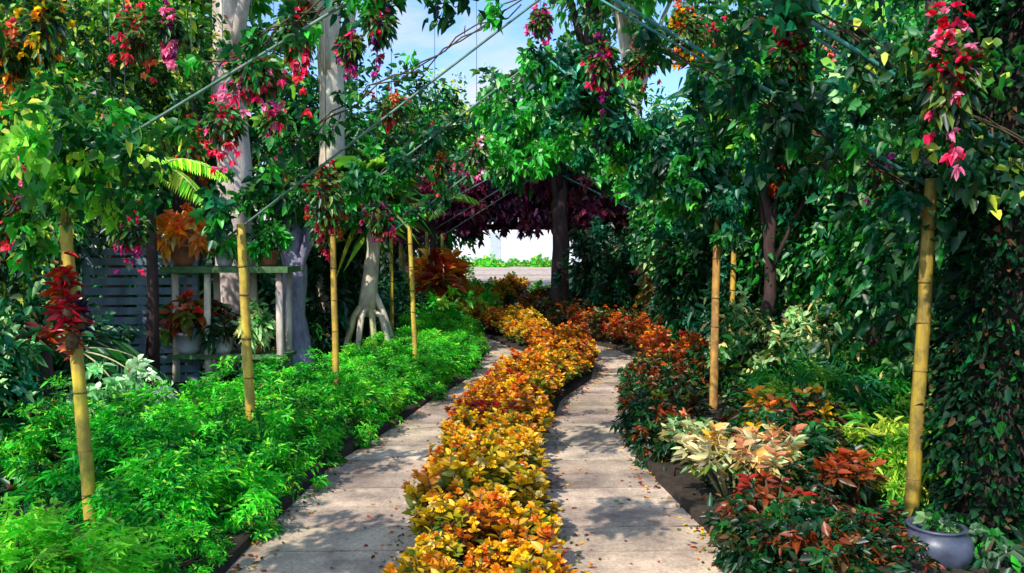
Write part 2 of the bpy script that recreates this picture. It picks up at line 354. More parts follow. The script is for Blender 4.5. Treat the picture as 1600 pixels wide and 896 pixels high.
def blooms(r_, hgt, rad, n, cols, parent, seed, size=.035, shape='daisy'):
    """small petalled flower heads held above the leaves, one mesh"""
    r = np.random.default_rng(seed); P = []; D = []; C = []; cols = np.array(cols)
    for i in range(n):
        a = r.random()*2*np.pi; q = math.sqrt(r.random()); c0 = np.array([q*rad*math.cos(a), q*rad*math.sin(a), hgt*(1-.4*q*q)*r.uniform(.92,1.1)])
        c = cols[r.integers(len(cols))]; tilt = r.normal(size=3)*.25
        for k in range(9):
            t = 2*np.pi*k/9; P.append(c0); D.append(np.array([math.cos(t), math.sin(t), .35])+tilt); C.append(c*r.uniform(.85,1.15))
        for k in range(5):
            t = 2*np.pi*k/5; P.append(c0+[0,0,.006]); D.append(np.array([math.cos(t)*.5, math.sin(t)*.5, 1])+tilt); C.append(c*.9)
    P, D, C = map(np.array, (P, D, C))
    if parent is None: return P, D, C
    leaves('blossom_cluster', P, D, size, size*.6, C, PETAL, parent, .05)
GOLD = srgb(248,198,24); AMB = srgb(244,158,26); ORG = srgb(232,118,26); RUST = srgb(165,62,14); RED = srgb(190,40,18); DKOL = srgb(66,60,14); YG = srgb(180,180,30); CREAM = srgb(240,215,130); SALM = srgb(235,130,80)
BP = {}
def bp_make(key, label, cat, group, name, loc, hgt, rad, top, tw, low, nros, seed, bl=None, llen=.070, rz=0, sc=1, dens=17):
    if key in BP: return dup(BP[key], loc, rz, label, group, sc)
    t = thing(name, loc, label, cat, group, rz, sc)
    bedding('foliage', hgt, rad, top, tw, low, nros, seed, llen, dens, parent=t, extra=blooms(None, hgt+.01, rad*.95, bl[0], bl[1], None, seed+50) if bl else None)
    BP[key] = t
    return t
ORD = ['first','second','third','fourth','fifth','sixth','seventh','eighth','ninth','tenth','eleventh','twelfth','thirteenth','fourteenth','fifteenth','sixteenth','seventeenth','eighteenth','nineteenth','twentieth']
for tn, tth in (('twenty','thirtieth'),('thirty','fortieth'),('forty','fiftieth'),('fifty','sixtieth'),('sixty','seventieth')): ORD += [tn+'-'+o for o in ORD[:9]]+[tth]
y = 2.75; row = 0
while y < 33:
    big = y > 15
    for side, off in (('left', -.23), ('middle', .02), ('right', .25)):
        if big and side == 'middle': continue
        yy = y+random.uniform(-.06,.06)+(.14 if side == 'middle' else 0); x = bc(yy)+off*(bw(yy)/.42)*random.uniform(.8,1.12)
        if y < 6.3: kind = 'gold' if random.random() < .85 else 'amber'
        elif y < 8.2: kind = random.choice(['amber','rust','amber','gold'])
        elif y < 9.8: kind = random.choice(['amber','gold','amber'])
        elif y < 12.8: kind = random.choice(['orange','amber','amber'])
        else: kind = random.choice(['amber','gold','gold'])
        v = random.randrange(2)
        w = {'gold':'golden yellow','amber':'amber','rust':'rusty orange brown','orange':'bright orange red'}[kind]
        tops = {'gold':([GOLD,AMB,YG,ORG],[7,2.2,2.2,.4]), 'amber':([AMB,GOLD,ORG,RUST],[4,2.6,2.2,1]), 'rust':([ORG,RUST,AMB,RED],[2.4,3,2,.8]), 'orange':([ORG,AMB,RED],[5,2,1.2])}[kind]
        low = {'gold':[DKOL,G_OLIVE,G_MID],'amber':[DKOL,RUST,BROWN],'rust':[BROWN,RUST,G_DARK],'orange':[RUST,BROWN,RUST]}[kind]
        bl = {'gold':(12,[GOLD,CREAM,AMB]),'amber':(12,[GOLD,AMB,ORG]),'rust':(8,[ORG,RED,AMB]),'orange':(9,[ORG,AMB,SALM])}[kind]
        s = random.uniform(.72,1.22)*(1.45 if big else 1.0)*(1+.14*math.sin(yy*3.1))
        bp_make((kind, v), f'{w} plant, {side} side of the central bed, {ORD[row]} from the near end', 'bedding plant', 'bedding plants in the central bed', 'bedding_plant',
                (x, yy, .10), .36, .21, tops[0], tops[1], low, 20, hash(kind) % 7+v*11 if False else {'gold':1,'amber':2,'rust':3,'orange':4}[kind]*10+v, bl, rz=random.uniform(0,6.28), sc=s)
    y += .33 if y < 15 else .75
    row += 1
# right-hand border
def right_x(y): return rt(y)
rows = []
y = 8.9; i = 0
while y < 22:
    for k, side in ((0,'front'), (1,'back'), (2,'rear')):
        if k == 2 and y < 12: continue
        x = rt(y)+.24+.42*k+random.uniform(-.04,.06)
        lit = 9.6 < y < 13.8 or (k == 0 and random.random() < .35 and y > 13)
        kind = 'redorange' if lit else 'shade'  # sunlit stretch painted red orange, shaded plants painted brownish green
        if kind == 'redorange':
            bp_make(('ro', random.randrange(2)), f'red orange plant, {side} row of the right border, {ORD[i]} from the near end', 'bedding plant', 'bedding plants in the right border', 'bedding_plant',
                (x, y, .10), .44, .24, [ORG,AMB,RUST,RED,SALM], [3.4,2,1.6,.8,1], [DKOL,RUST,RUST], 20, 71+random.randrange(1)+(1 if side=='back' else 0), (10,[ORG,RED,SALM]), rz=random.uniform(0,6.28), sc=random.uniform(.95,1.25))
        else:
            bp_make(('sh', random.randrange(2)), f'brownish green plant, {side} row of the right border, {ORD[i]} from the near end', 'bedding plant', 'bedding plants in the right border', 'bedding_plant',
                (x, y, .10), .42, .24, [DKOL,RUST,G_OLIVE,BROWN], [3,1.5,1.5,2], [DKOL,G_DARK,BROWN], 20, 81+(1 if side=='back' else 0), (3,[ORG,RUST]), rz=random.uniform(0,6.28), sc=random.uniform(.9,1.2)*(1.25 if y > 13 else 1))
    y += .42 if y < 15 else .7
    i += 1
# dark green rounded shrubs along the near right border
def shrub(key, name, label, cat, loc, rad, pal, wt, leaf, ncl=110, per=34, mat=None, seed=1, group=None, hi=None, rz=0, sc=1, stems=6, bark=STEM_BROWN, hollow=.45, clump=(.12,.24), low=-.55, zc=None, bl=None):
    if key in BP: return dup(BP[key], loc, rz, label, group, sc)
    t = thing(name, loc, label, cat, group, rz, sc)
    zc = rad[2]*.62 if zc is None else zc
    cm, cl = crown_mesh('foliage', ncl, per, rad, pal, wt, leaf, mat=mat, parent=t, seed=seed, z0=zc, low=low, hi=hi, hollow=hollow, clump=clump)
    mb = MB(); st = random.Random(seed)
    for i in range(stems):
        c = Vector(cl[st.randrange(len(cl))])
        if c.z < zc*.7: c.z = zc
        mb.tube([(c.x*.08, c.y*.08, 0), (c.x*.35, c.y*.35, c.z*.5), (c.x*.9, c.y*.9, c.z*.97)], [.02*max(1, rad[2])*.9, .014*max(1, rad[2]), .005], 6)
    mb.build('stem', bark, t)
    if bl: blooms(None, zc+rad[2]*.85, rad[0]*.8, bl[0], bl[1], t, seed+9, bl[2])
    BP[key] = t
    return t
DS = [((1.45,6.0),.34,.42),((1.55,7.5),.28,.26),((1.72,8.4),.3,.42),((1.75,4.95),.32,.34),((2.05,5.4),.42,.46),((1.55,4.1),.3,.34),((2.3,6.5),.45,.48),((2.65,7.9),.45,.4),((2.3,9.1),.45,.6),((2.6,6.6),.3,.25),((2.9,8.9),.5,.62),((1.45,3.4),.28,.3),((1.95,4.15),.26,.26)]
DL = ['behind the pale stemmed croton','where the right path narrows, beside the red orange plants','farther along the right path edge','low beside the croton with red tips','right of the croton with orange tips','at the near corner of the right path','behind the red tipped shrubs','in front of the dark trees','tallest at the foot of the orange post','left of the big right post','far back under the right trees','nearest the camera on the right','beside the grey glazed pot']
for i, ((x, yv), r_, h_) in enumerate(DS):
    kk = i % 3
    if i == 0: x = 1.75
    shrub(('dshrub', kk), 'border_shrub', 'dark green rounded border shrub '+DL[i], 'shrub', (x, yv, .05), (.42,.42,.34),
          [G_DARK,G_DEEP,G_MID,RUST,DKOL],[5,3,1.0,[.5,.1,.9][kk],1.5],(.075,.032),130,30,GLOSSY,seed=20+kk,group='dark shrubs in the right border',rz=random.uniform(0,6.28),sc=(r_/.42,r_/.42,h_/.42*.68),
          hi=[srgb(140,40,24),G_MID,srgb(150,80,24)][kk])
LOW = []
yy = 3.2; i = 0
while yy < 10.5:
    big = .30+.06*random.random(); x = rt(yy)+.17+random.uniform(-.03,.05)
    if not 4.3 < yy < 5.9:
        shrub(('edge',i%2),'edging_plant',f'small dark green edging plant along the right path, {ORD[i]} from the near end','plant',(x,yy,.07),(.30,.30,.24),[G_DARK,G_DEEP,G_MID,DKOL,RUST],[4,3,2,1.5,[.3,1.5][i%2]],(.06,.026),60,26,BEDL,seed=200+i%2,group='edging plants along the right path',rz=random.uniform(0,6.28),sc=big/.30*.8)
        i += 1
    yy += .36
# pale stemmed croton: orange and cream leaves on pale canes
def caned(loc, label, top, tw, low, h, rad, n, seed, name='croton_plant', cat='croton', bark=STEM_PALE, llen=.12, sc=1, rz=0, group=None, wr=.012, dens=14):
    t = thing(name, loc, label, cat, group, rz, sc)
    r = np.random.default_rng(seed); P = []; D = []; C = []; Ln = []; top = np.array(top); low = np.array(low)
    for i in range(n):
        a = r.random()*6.28; q = math.sqrt(r.random()); tip = np.array([q*rad*math.cos(a), q*rad*math.sin(a), h*r.uniform(.72,1.05)*(1-.2*q)])
        mb = MB(); mb.tube([(tip[0]*.25, tip[1]*.25, 0), (tip[0]*.5+r.normal()*.01, tip[1]*.5, tip[2]*.5), tuple(tip)], [wr, wr*.8, wr*.5], 7); mb.build('cane', bark, t)
        ct = top[r.choice(len(top), p=np.array(tw)/sum(tw))]
        for j in range(dens*2):
            k = j/(dens*2); t_ = r.random()*6.28
            P.append(tip*np.array([1-.2*k, 1-.2*k, 1-.45*k])); D.append((math.cos(t_), math.sin(t_), 1.0*(1-k)**2-.3*k+r.normal()*.15))
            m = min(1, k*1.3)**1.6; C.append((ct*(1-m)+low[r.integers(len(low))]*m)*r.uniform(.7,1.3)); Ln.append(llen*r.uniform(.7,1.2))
    P, D, C, Ln = map(np.array, (P, D, C, Ln)); leaves('foliage', P, D, Ln, Ln*.36, C, GLOSSY, t, .25)
    return t
caned((1.47,5.15,.07), 'bushy croton with orange and cream leaves on pale canes, beside the right path', [srgb(250,165,110),srgb(252,190,90),srgb(252,232,170),GOLD,srgb(200,225,150)],[2.4,2.6,3,1,1.8],[G_PALE,G_OLIVE,CREAM,DKOL],.52,.42,34,5,llen=.10)
caned((1.32,5.95,.07), 'smaller pale green and cream croton at the path edge behind the orange one', [CREAM,G_PALE,SALM],[2,3,1],[G_OLIVE,G_DARK],.42,.2,10,6,llen=.09)
caned((2.15,5.0,.06), 'croton with dull orange leaf tips among dark shrubs, right of the cream one', [srgb(170,84,30),RUST,srgb(120,60,24),ORG],[2,3,2,.6],[G_DARK,G_DEEP,DKOL],.40,.26,13,7,llen=.10,bark=STEM_BROWN)
caned((2.35,6.6,.06), 'croton with yellow orange leaves behind the dark shrubs, left of the big right post', [AMB,GOLD,YG,ORG],[3,2,2,1],[G_OLIVE,RUST],.56,.34,13,8,llen=.11,bark=STEM_BROWN)
caned((1.50,4.55,.06), 'low croton with scarlet leaf tips at the near right path edge', [srgb(130,40,22),srgb(200,50,36),RUST,G_DEEP],[2,1.2,2,2],[G_DARK,G_DARK,G_DEEP],.32,.24,11,9,llen=.085,bark=STEM_BROWN)
caned((1.45,7.0,.06), 'croton with brown and dull yellow leaves leaning over the right path', [RUST,DKOL,YG,BROWN],[2,2,1,2],[G_DARK,DKOL],.42,.24,11,29,llen=.09,bark=STEM_BROWN)
# bright fern mounds on the right
FERNLIME = [G_LIME,G_YEL,G_BRIGHT,G_MID]
shrub('rf1','fern_mound','lime yellow feathery fern mound at the foot of the big right post','fern',(2.72,5.45,.03),(.55,.45,.30),FERNLIME,[4,3,2,.6],(.085,.02),150,44,FERN,seed=31,low=-.3)
dup(BP['rf1'],(2.55,7.0,.03),2.1,'lime feathery fern mound behind the croton with yellow leaves',sc=.95)
dup(BP['rf1'],(3.3,6.1,.02),4.1,'lime green fern mound right of the big right post, against the ivy trunk',sc=.8)
shrub('rf2','fern_mound','broad emerald fern mound in the open patch right of the orange post','fern',(2.95,7.3,.02),(.75,.6,.42),[G_BRIGHT,G_TEAL,G_MID,G_LIME],[4,2,3,1],(.085,.022),170,44,FERN,seed=33,low=-.3)
dup(BP['rf2'],(3.9,9.2,.02),1.2,'emerald fern mound farther back under the right hand trees',sc=1.0)
# ------------------------------------------------------------------ hedge of ferny bushes on the left
HG = srgb(44,200,36); HG2 = srgb(14,135,38); HG3 = srgb(90,228,44); HG4 = srgb(160,245,60); HD = srgb(5,70,24)
def fbush(key, label, loc, pal, wt, sc, rz, seed, hi=None, group='feathery bushes in the left hedge'):
    return shrub(key,'hedge_bush',label,'bush',loc,(.46,.46,.40),pal,wt,(.05,.014),190,66,FERN,seed=seed,group=group,rz=rz,sc=sc,hi=hi,low=-.5,hollow=.55,clump=(.10,.2))
HB = [ # x offset from path edge, d, scale xy, scale z, kind
 (-.50,2.75,1.0,.85,'lime'),(-1.15,3.0,1.1,.85,'lime'),(-.72,3.45,1.0,.95,'lime'),(-1.75,3.5,1.1,.8,'lime'),(-1.45,3.7,1.05,.62,'lime'),(-.28,4.0,.62,.6,'mid'),
 (-.44,4.55,1.0,1.15,'mid'),(-1.0,5.15,1.1,1.25,'deep'),(-.46,5.3,1.0,1.35,'mid'),(-1.15,5.95,1.15,1.5,'bright'),(-.5,6.05,1.05,1.4,'mid'),(-1.1,6.7,1.1,1.4,'bright'),(-1.85,5.9,1.1,1.3,'mid'),
 (-.45,6.9,1.05,1.3,'mid'),(-1.1,7.2,1.1,1.35,'deep'),(-.45,7.75,1.0,1.2,'bright'),(-1.1,8.1,1.1,1.25,'mid'),(-.42,8.6,1.0,1.15,'mid'),(-1.05,9.0,1.1,1.2,'bright'),
 (-.42,9.45,1.0,1.15,'bright'),(-1.05,9.9,1.1,1.2,'mid'),(-.42,10.3,.95,1.1,'mid'),(-1.0,10.8,1.1,1.2,'bright'),(-.42,11.15,.95,1.1,'bright'),(-.95,11.7,1.1,1.3,'bright'),(-.4,12.0,.95,1.1,'mid'),(-.45,12.9,1.0,1.25,'bright'),(-.5,13.9,1.1,1.4,'mid'),(-1.0,13.2,1.1,1.6,'bright')]
pals = {'lime':([HG4,HG3,G_LIME,HG],[5,3,2,1]), 'mid':([HG,HG2,HG3,HD],[4,2.4,2.2,1.2]), 'bright':([HG3,HG,HG4,HG2],[4,3,2.2,1]), 'deep':([HG2,HG,HD,HG3],[3,3,2,.8])}
nm = {'lime':'lime green','mid':'emerald green','bright':'bright grass green','deep':'deep green'}
cnt = {'f':0,'b':0}
for i, (dx, d, sx, sz, k) in enumerate(HB):
    rowk = 'f' if dx > -.6 else 'b'; n_ = cnt[rowk]; cnt[rowk] += 1
    fbush((k, i % 2) if k != 'deep' else (k, 0), f"{nm[k]} bush, {'path side' if rowk=='f' else 'back'} row of the left hedge, {ORD[n_]} from near end", (lf(d)+dx, d, .05), pals[k][0], pals[k][1], (sx*random.uniform(.9,1.1), sx, sz*(.74 if d < 5 else .60)*random.uniform(.9,1.12)), random.uniform(0,6.28), 40+i, hi=HG4 if k != 'deep' else None)
# pale variegated plants behind the hedge
VAR = [srgb(205,235,185), srgb(150,215,140), srgb(235,245,215), G_MID]
shrub('var','variegated_shrub','pale cream variegated shrub behind the first yellow post','shrub',at(170,700,6.6)*Vector((1,1,0)) if False else Vector((xx(185,6.9),6.9,.02)),(.42,.32,.42),VAR,[3,3,1.6,2],(.085,.04),60,34,LEAF,seed=61,low=-.2)
dup(BP['var'],(xx(110,6.6),6.7,.02),1.9,'pale variegated shrub half hidden left of the first yellow post',sc=.75)
# ------------------------------------------------------------------ pergola arches: leaning yellow bamboo posts with teal rafters
def arch(d, xl, xr, label, zl=2.05, zr=2.1, apex=None, rl=.040, rr=.042, leanl=.06, leanr=.06, ymat=(YEL, YEL), dyr=0, ax=None, tl=TEALP, tr_=TEAL, pz=0):
    t = thing('pergola_arch', (0, d, 0), label, 'pergola arch', 'yellow posted arches over the path')
    apex = apex or 3.5; ax = (xl+xr)/2 if ax is None else ax
    for s, x, z, r_, ln, m, oy in ((-1, xl, zl, rl, leanl, ymat[0], 0), (1, xr, zr, rr, leanr, ymat[1], dyr)):
        mb = MB(); n = 14; pts = []; rad = []
        for i in range(n+1):
            k = i/n; pts.append((x+s*ln*(k-.4)+random.uniform(-.003,.003), oy+random.uniform(-.003,.003), z*k)); rad.append(r_*.86*(1.08-.2*k)*random.uniform(.98,1.02))
        mb.tube(pts, rad, 14); post = mb.build('post', m, t)
        for i in range(1, 7):   # bamboo joints
            k = i/7+random.uniform(-.02,.02); c = (x+s*ln*(k-.4), oy, z*k); q = MB()
            q.tube([(c[0], c[1], c[2]-.008), (c[0], c[1], c[2]), (c[0], c[1], c[2]+.008)], [r_*.84, r_*.95, r_*.83], 14); q.build('joint', NODE, post)
        q = MB(); e = Vector((x+s*ln*.6-s*-.12, oy, z-.02)); e = Vector((x+s*(ln*.6+.18), oy+.0, z-.16)); a = Vector((ax-s*.0, oy*.5, apex))
        q.tube([e, e.lerp(a, .5), a], .013 if s > 0 else .009, 8)
        if s > 0: q.tube([e+Vector((0,.14,0)), a+Vector((0,.14,0))], .008, 8)
        for i in range(8 if s > 0 else 0):
            p = e.lerp(a, (i+.5)/8); q.tube([p, p+Vector((0,.14,0))], .005, 6)
        q.build('rafter', tl if s < 0 else tr_, t, True)
    mb = MB(); mb.tube([(ax, -.05, apex), (ax, .3, apex)], .03, 8); mb.build('ridge_cap', TEAL, t)
    return t
ARCH = [ # d, left x px, right x, label
 (2.3,-2.45,2.75,'yellow posted arch nearest the camera, its rafters overhead',YEL),
 (4.4,xx(122,4.4),3.0,'first yellow posted arch on the left, its post wrapped in red bromeliads',YELB),
 (5.9,xx(397,5.9),None,'second yellow posted arch, its left post in the hedge',YELB),
 (7.9,xx(523,7.9),xx(1114,8.0),'third arch, with slim left post and the sunlit orange post on the right',YEL),
 (10.0,xx(646,10),2.75,'fourth arch, its left post rising from the end of the hedge',YELB),
 (13.2,xx(612,13.2),3.1,'fifth arch, thin yellow post before the pavilion eave',YELB)]
arch(2.3,-2.45,2.75,ARCH[0][3],apex=3.7)
arch(4.4,ARCH[1][1],3.0,ARCH[1][3],zl=2.15,apex=3.75,ymat=(YELB,YEL),leanl=.13)
arch(5.75,xx(397,5.9),xx(1440,4.9),'second arch, left post in the hedge and thick right post by the ivy trunk',zl=1.88,zr=2.13,apex=3.55,ymat=(YELB,OCHRE),leanl=.07,leanr=.08,dyr=-.85,rr=.048)
arch(7.9,ARCH[3][1],ARCH[3][2],ARCH[3][3],zl=2.1,zr=2.2,apex=3.6,ax=.30,leanl=.03,leanr=.02,rl=.036,rr=.046,ymat=(YEL,ORGP))
arch(10.0,ARCH[4][1],2.75,ARCH[4][3],zl=2.1,apex=3.45,leanl=.08,ymat=(YELB,YEL),ax=.55,rl=.036)
arch(13.2,ARCH[5][1],3.4,ARCH[5][3],zl=2.05,apex=3.5,ymat=(YELB,YEL),ax=.8,leanl=.02)
arch(15.6,xx(668,15.6),3.6,'sixth arch, thin post among the orange cordylines',zl=2.05,apex=3.5,ymat=(YELB,YEL),ax=.8,leanl=.02)
arch(17.9,xx(692,17.9),3.8,'seventh and farthest arch, just before the pavilion',zl=2.05,apex=3.5,ymat=(YELB,YEL),ax=.8,leanl=.02)
# climbing vines over the rafters
def vine(label, pts, n, spread, pal, wt, strands, seed, leaf=(.10,.06), hang=.6, hi=None, name='climbing_vine'):
    o = Vector(pts[0]); t = thing(name, o, label, 'vine', 'vines climbing over the arches')
    P0 = [Vector(p)-o for p in pts]; r = np.random.default_rng(seed); st = random.Random(seed)
    seg = [(P0[i+1]-P0[i]).length for i in range(len(P0)-1)]; tot = sum(seg)
    def on(k):
        k *= tot
        for i, s in enumerate(seg):
            if k <= s or i == len(seg)-1: return P0[i].lerp(P0[i+1], min(1, k/s))
            k -= s
    mb = MB()
    for j in range(3):
        mb.tube([on(k/12)+Vector((st.uniform(-.05,.05), st.uniform(-.06,.06), st.uniform(-.03,.06))) for k in range(13)], .005, 6)
    C0 = []; nc = n//40
    for i in range(nc):
        c = on(st.random())+Vector((st.gauss(0,spread), st.gauss(0,spread*1.3), st.gauss(.03,spread*.8))); C0.append((c, spread*st.uniform(.4,.9)))
    for j in range(strands):
        a = on(st.random()); L_ = hang*st.uniform(.3,1)
        b = a+Vector((st.uniform(-.1,.1), st.uniform(-.1,.1), -L_)); mb.tube([a, a.lerp(b,.5)+Vector((.02,.02,0)), b], [.006,.004,.003], 5)
        for q in range(int(L_/.1)): C0.append((a.lerp(b, (q+1)/int(L_/.1+1)), .06))
    mb.build('stem', STEM_BROWN, t)
    per = 40; pal = np.array(pal); P = []; C = []
    for c, s in C0:
        m = per if s > .07 else 12; q = unit(r.normal(size=(m, 3)))*s*(r.random((m, 1))**.4); P.append(q+np.array(c))
        b = pal[r.choice(len(pal), p=np.array(wt)/sum(wt))]; C.append((b*.75+pal[r.choice(len(pal), size=m, p=np.array(wt)/sum(wt))]*.25)*(.7+.6*r.random((m, 1))))
    P = np.concatenate(P); C = np.concatenate(C)
    if hi is not None: k = r.random(len(P)) < .06; C[k] = np.array(hi)
    D = r.normal(size=P.shape)*.8; D[:, 2] -= .3
    s = .7+.6*r.random(len(P)); leaves('foliage', P, D, leaf[0]*s, leaf[1]*s, C, LEAF, t, .3)
    return t
VG = [G_DEEP,G_MID,G_TEAL,G_BRIGHT,G_DARK]
vine('sparse vine on the near arch left rafter', [(-2.7,2.3,2.0),(-1.2,2.3,2.9)], 700,.15,VG,[3,3,1,1,2],3,101,hang=.3,leaf=(.07,.045))
vine('sparse vine on the near arch right rafter', [(1.6,2.3,2.9),(2.95,2.3,2.0)], 1100,.16,[G_DARK,G_DEEP,G_OLIVE],[3,2,1],3,108,hang=.3,leaf=(.07,.045))
vine('leafy vine on the left rafter of the arch with the bromeliad post', [(-2.75,4.4,1.9),(-2.15,4.4,2.3)], 1700,.15,[G_MID,G_DEEP,G_LIME,G_BRIGHT],[3,3,2.4,2],9,102,hang=.45,hi=G_YEL,leaf=(.07,.045))
vine('leafy vine on the right rafter of the arch with the bromeliad post', [(1.6,4.4,3.0),(3.2,4.4,2.0)], 1300,.20,[G_MID,G_DEEP,G_OLIVE,G_DARK],[2,3,1.4,3],9,112,hang=.45,hi=G_YEL,leaf=(.07,.045))
vine('vine with light green sprays over the second arch left rafter', [(-2.2,5.75,1.95),(-2.05,5.7,2.05)], 300,.08,VG,[3,3,2,2,1],3,103,hang=.35,hi=G_PALE,leaf=(.08,.05))
vine('vine on the second arch right rafter before the ivy trunk', [(1.0,5.2,3.0),(2.6,5.0,2.0)], 1500,.15,VG,[3,3,2,2,2],9,113,hang=.5,hi=G_PALE,leaf=(.08,.05))
vine('thick teal green vine on the right rafter of the third arch', [(.35,7.95,3.5),(2.15,8.0,2.2)], 4600,.14,[G_TEAL,G_DEEP,G_DARK,G_BRIGHT],[4,3,2,2],8,104,hang=.35,hi=srgb(110,215,170),leaf=(.085,.05))
vine('thin vine on the left rafter of the third arch', [(-1.95,7.95,2.05),(-.9,7.95,2.65)], 1300,.12,VG,[3,3,3,2,1],6,105,hang=.35,leaf=(.085,.05))
vine('thin runner of leaves along the second arch upper left rafter', [(-1.7,5.68,2.35),(.1,5.5,3.4)], 700,.07,VG,[2,2,1,3,1],5,121,hang=.25,leaf=(.07,.045),hi=G_PALE)
vine('thin runner of leaves along the third arch upper left rafter', [(-.9,7.95,2.65),(.3,7.95,3.5)], 1300,.09,VG,[2,2,1,3,1],6,122,hang=.3,leaf=(.08,.05),hi=G_PALE)
vine('thin leafy runner on the bromeliad arch upper left rafter', [(-1.6,4.4,2.7),(-.2,4.4,3.45)], 900,.08,VG,[2,2,1,3,1],5,123,hang=.2,leaf=(.06,.04),hi=G_LIME)
vine('leafy runner on the fourth arch left rafter', [(-1.4,10.05,2.1),(-.4,10.05,2.75)], 900,.09,VG,[2,2,1,3,1],5,124,hang=.2,leaf=(.08,.05))
vine('bright green vine heaped over the peak of the fourth arch', [(-.4,10.05,2.75),(.5,10.05,3.5),(2.9,10.05,2.05)], 6000,.2,[G_BRIGHT,G_DEEP,G_TEAL,G_LIME],[3,2,2,1],12,106,hang=.4,hi=G_PALE)
vine('vine hanging from the fifth arch before the pavilion', [(-.2,13.2,2.9),(.8,13.2,3.5),(3.5,13.2,2.0)], 4200,.22,[G_BRIGHT,G_DEEP,G_TEAL,G_MID],[3,2,2,1],8,107,hang=.3,leaf=(.12,.07),hi=G_PALE)
vine('dense vine added out of view over the bromeliad arch peak to shade the path', [(-.75,4.4,3.2),(.3,4.4,3.75),(1.5,4.4,3.15)], 3600,.2,VG,[2,3,1,2,1],6,141,hang=.15,leaf=(.08,.05))  # heaped out of view to throw shade on the right path
vine('dense vine added out of view on the near arch rafter, shading the left path', [(-2.3,2.3,2.5),(-1.65,2.3,2.8)], 1900,.17,VG,[2,3,1,2,1],2,142,hang=.1,leaf=(.08,.05))  # unseen growth placed for shade on the near left path
vine('dense vine added out of view over the near arch peak to shade the path', [(-.95,2.3,3.1),(-.62,2.3,3.3)], 600,.12,VG,[2,3,1,2,1],2,143,hang=.1,leaf=(.08,.05))  # small unseen clump, also added for path shade
vine('leafy knot of vine hiding the top of the orange post', [(2.06,7.93,2.25),(2.02,7.88,1.78)], 1100,.11,VG,[2,3,3,1,2],3,151,hang=.25,leaf=(.08,.045))
# ------------------------------------------------------------------ pavilion beyond the arches
pv = thing('garden_pavilion', (0,19.5,0), 'open garden pavilion with maroon gable and teal edged roof across the path', 'pavilion')
pl = xx(598,19.5); pr = xx(1078,19.5); pa = xx(862,19.5); ez = 2.1; az = 4.95; dep = 4.6
for s, x in ((-1, pl), (1, pr)):
    mb = MB(); n = 9
    mb.add([(x,-.3,ez),(pa,-.3,az),(pa,dep,az),(x,dep,ez),(x,-.3,ez+.08),(pa,-.3,az+.09),(pa,dep,az+.09),(x,dep,ez+.08)], [(0,1,2,3),(4,7,6,5),(0,4,5,1),(3,2,6,7),(0,3,7,4)])
    mb.build('roof', MAROON2, pv, False)
    for k in range(14):
        q = MB(); a = (k+.5)/14
        cx, cz = x+(pa-x)*a, ez+(az-ez)*a
        q.tube([(cx,-.31,cz+.1),(cx,dep,cz+.1)], .045, 8)
        if k % 1 == 0: q.build('tile_course', MAROON2, pv)
    mb = MB(); d_ = Vector((pa-x, 0, az-ez)).normalized()
    mb.tube([(x-d_.x*.15,-.36,ez-d_.z*.15+.02),(pa,-.36,az+.05)], .075, 4); mb.build('barge_board', TEAL if s < 0 else SALMON, pv, False)
mb = MB(); 
def gz(x): return ez+(az-ez)*(1-abs(x-pa)/(pa-pl if x < pa else pr-pa))
for i in range(44):   # gable boards with ragged feet
    a = pl+.5+(pr-pl-1.0)*i/44; b = a+(pr-pl-1.0)/44-.004; lo = 2.35+random.uniform(-.12,.3)*(1 if a < pa+1 else .6)
    h1, h2 = gz(a)-.05, gz(b)-.05
    if min(h1, h2) > lo+.1: mb.add([(a,0,lo),(b,0,lo+.02),(b,0,h2),(a,0,h1),(a,.03,lo),(b,.03,lo),(b,.03,h2),(a,.03,h1)], [(0,1,2,3),(7,6,5,4),(0,3,7,4),(1,5,6,2),(0,4,5,1)])
mb.build('gable_panel', MAROON, pv, False)
for i, (x, yv) in enumerate(((pl+.45,.1),(pl+1.15,.1),(pl+.45,dep-.4),(pr-.5,.1),(pr-1.2,.1),(pr-.5,dep-.4))):
    mb = MB(); mb.tube([(x,yv,0),(x,yv,gz(x)-.02)], .065, 10); mb.build('post', YEL if i % 2 == 0 else SALMON, pv)
mb = MB(); mb.box(((pl+pr)/2,.1,2.25),(pr-pl-.8,.10,.14)); mb.build('tie_beam', MAROON, pv, False)
MP = [srgb(96,24,62),srgb(140,36,70),srgb(48,14,50),srgb(150,60,60),srgb(60,40,30)]
vine('maroon purple leaved creeper smothering the pavilion front gable', [(pl+.2,19.0,2.25),(pl+1.6,19.0,3.1),(pa,19.0,3.2),(pr-1.4,19.0,3.0),(pr-.2,19.0,2.2)], 9000,.42,MP,[4,3,3,1.4,1.4],40,131,hang=.5,leaf=(.15,.09),hi=srgb(225,120,150))
vine('maroon purple leaved creeper hanging in the mouth of the pavilion', [(pl+1.0,18.9,2.75),(pr-1.0,18.9,2.75)], 5200,.20,MP,[4,3,3,1,1],60,132,hang=.8,leaf=(.14,.08),hi=srgb(200,90,130))
vine('pinkish creeper with long hanging strands right of the central brown trunk', [(pa+.4,18.7,4.3),(pr-.6,18.7,2.75)], 2600,.15,[srgb(200,90,90),srgb(150,60,60),srgb(235,150,140),G_OLIVE],[2,2,2,1.2],44,133,hang=1.9,leaf=(.12,.07),hi=srgb(245,190,180))
vine('brown purple creeper strands hanging between the central trunk and dark shrubs', [(pa-.2,18.3,3.9),(pa+1.6,18.3,3.6)], 900,.15,[srgb(110,50,60),BROWN,srgb(90,30,60)],[2,2,2],34,134,hang=1.8,leaf=(.12,.07))
WIN = solid('pale_blue_grey_paint', (.50,.55,.60), (.38,.42,.47), 3, .5, .1)
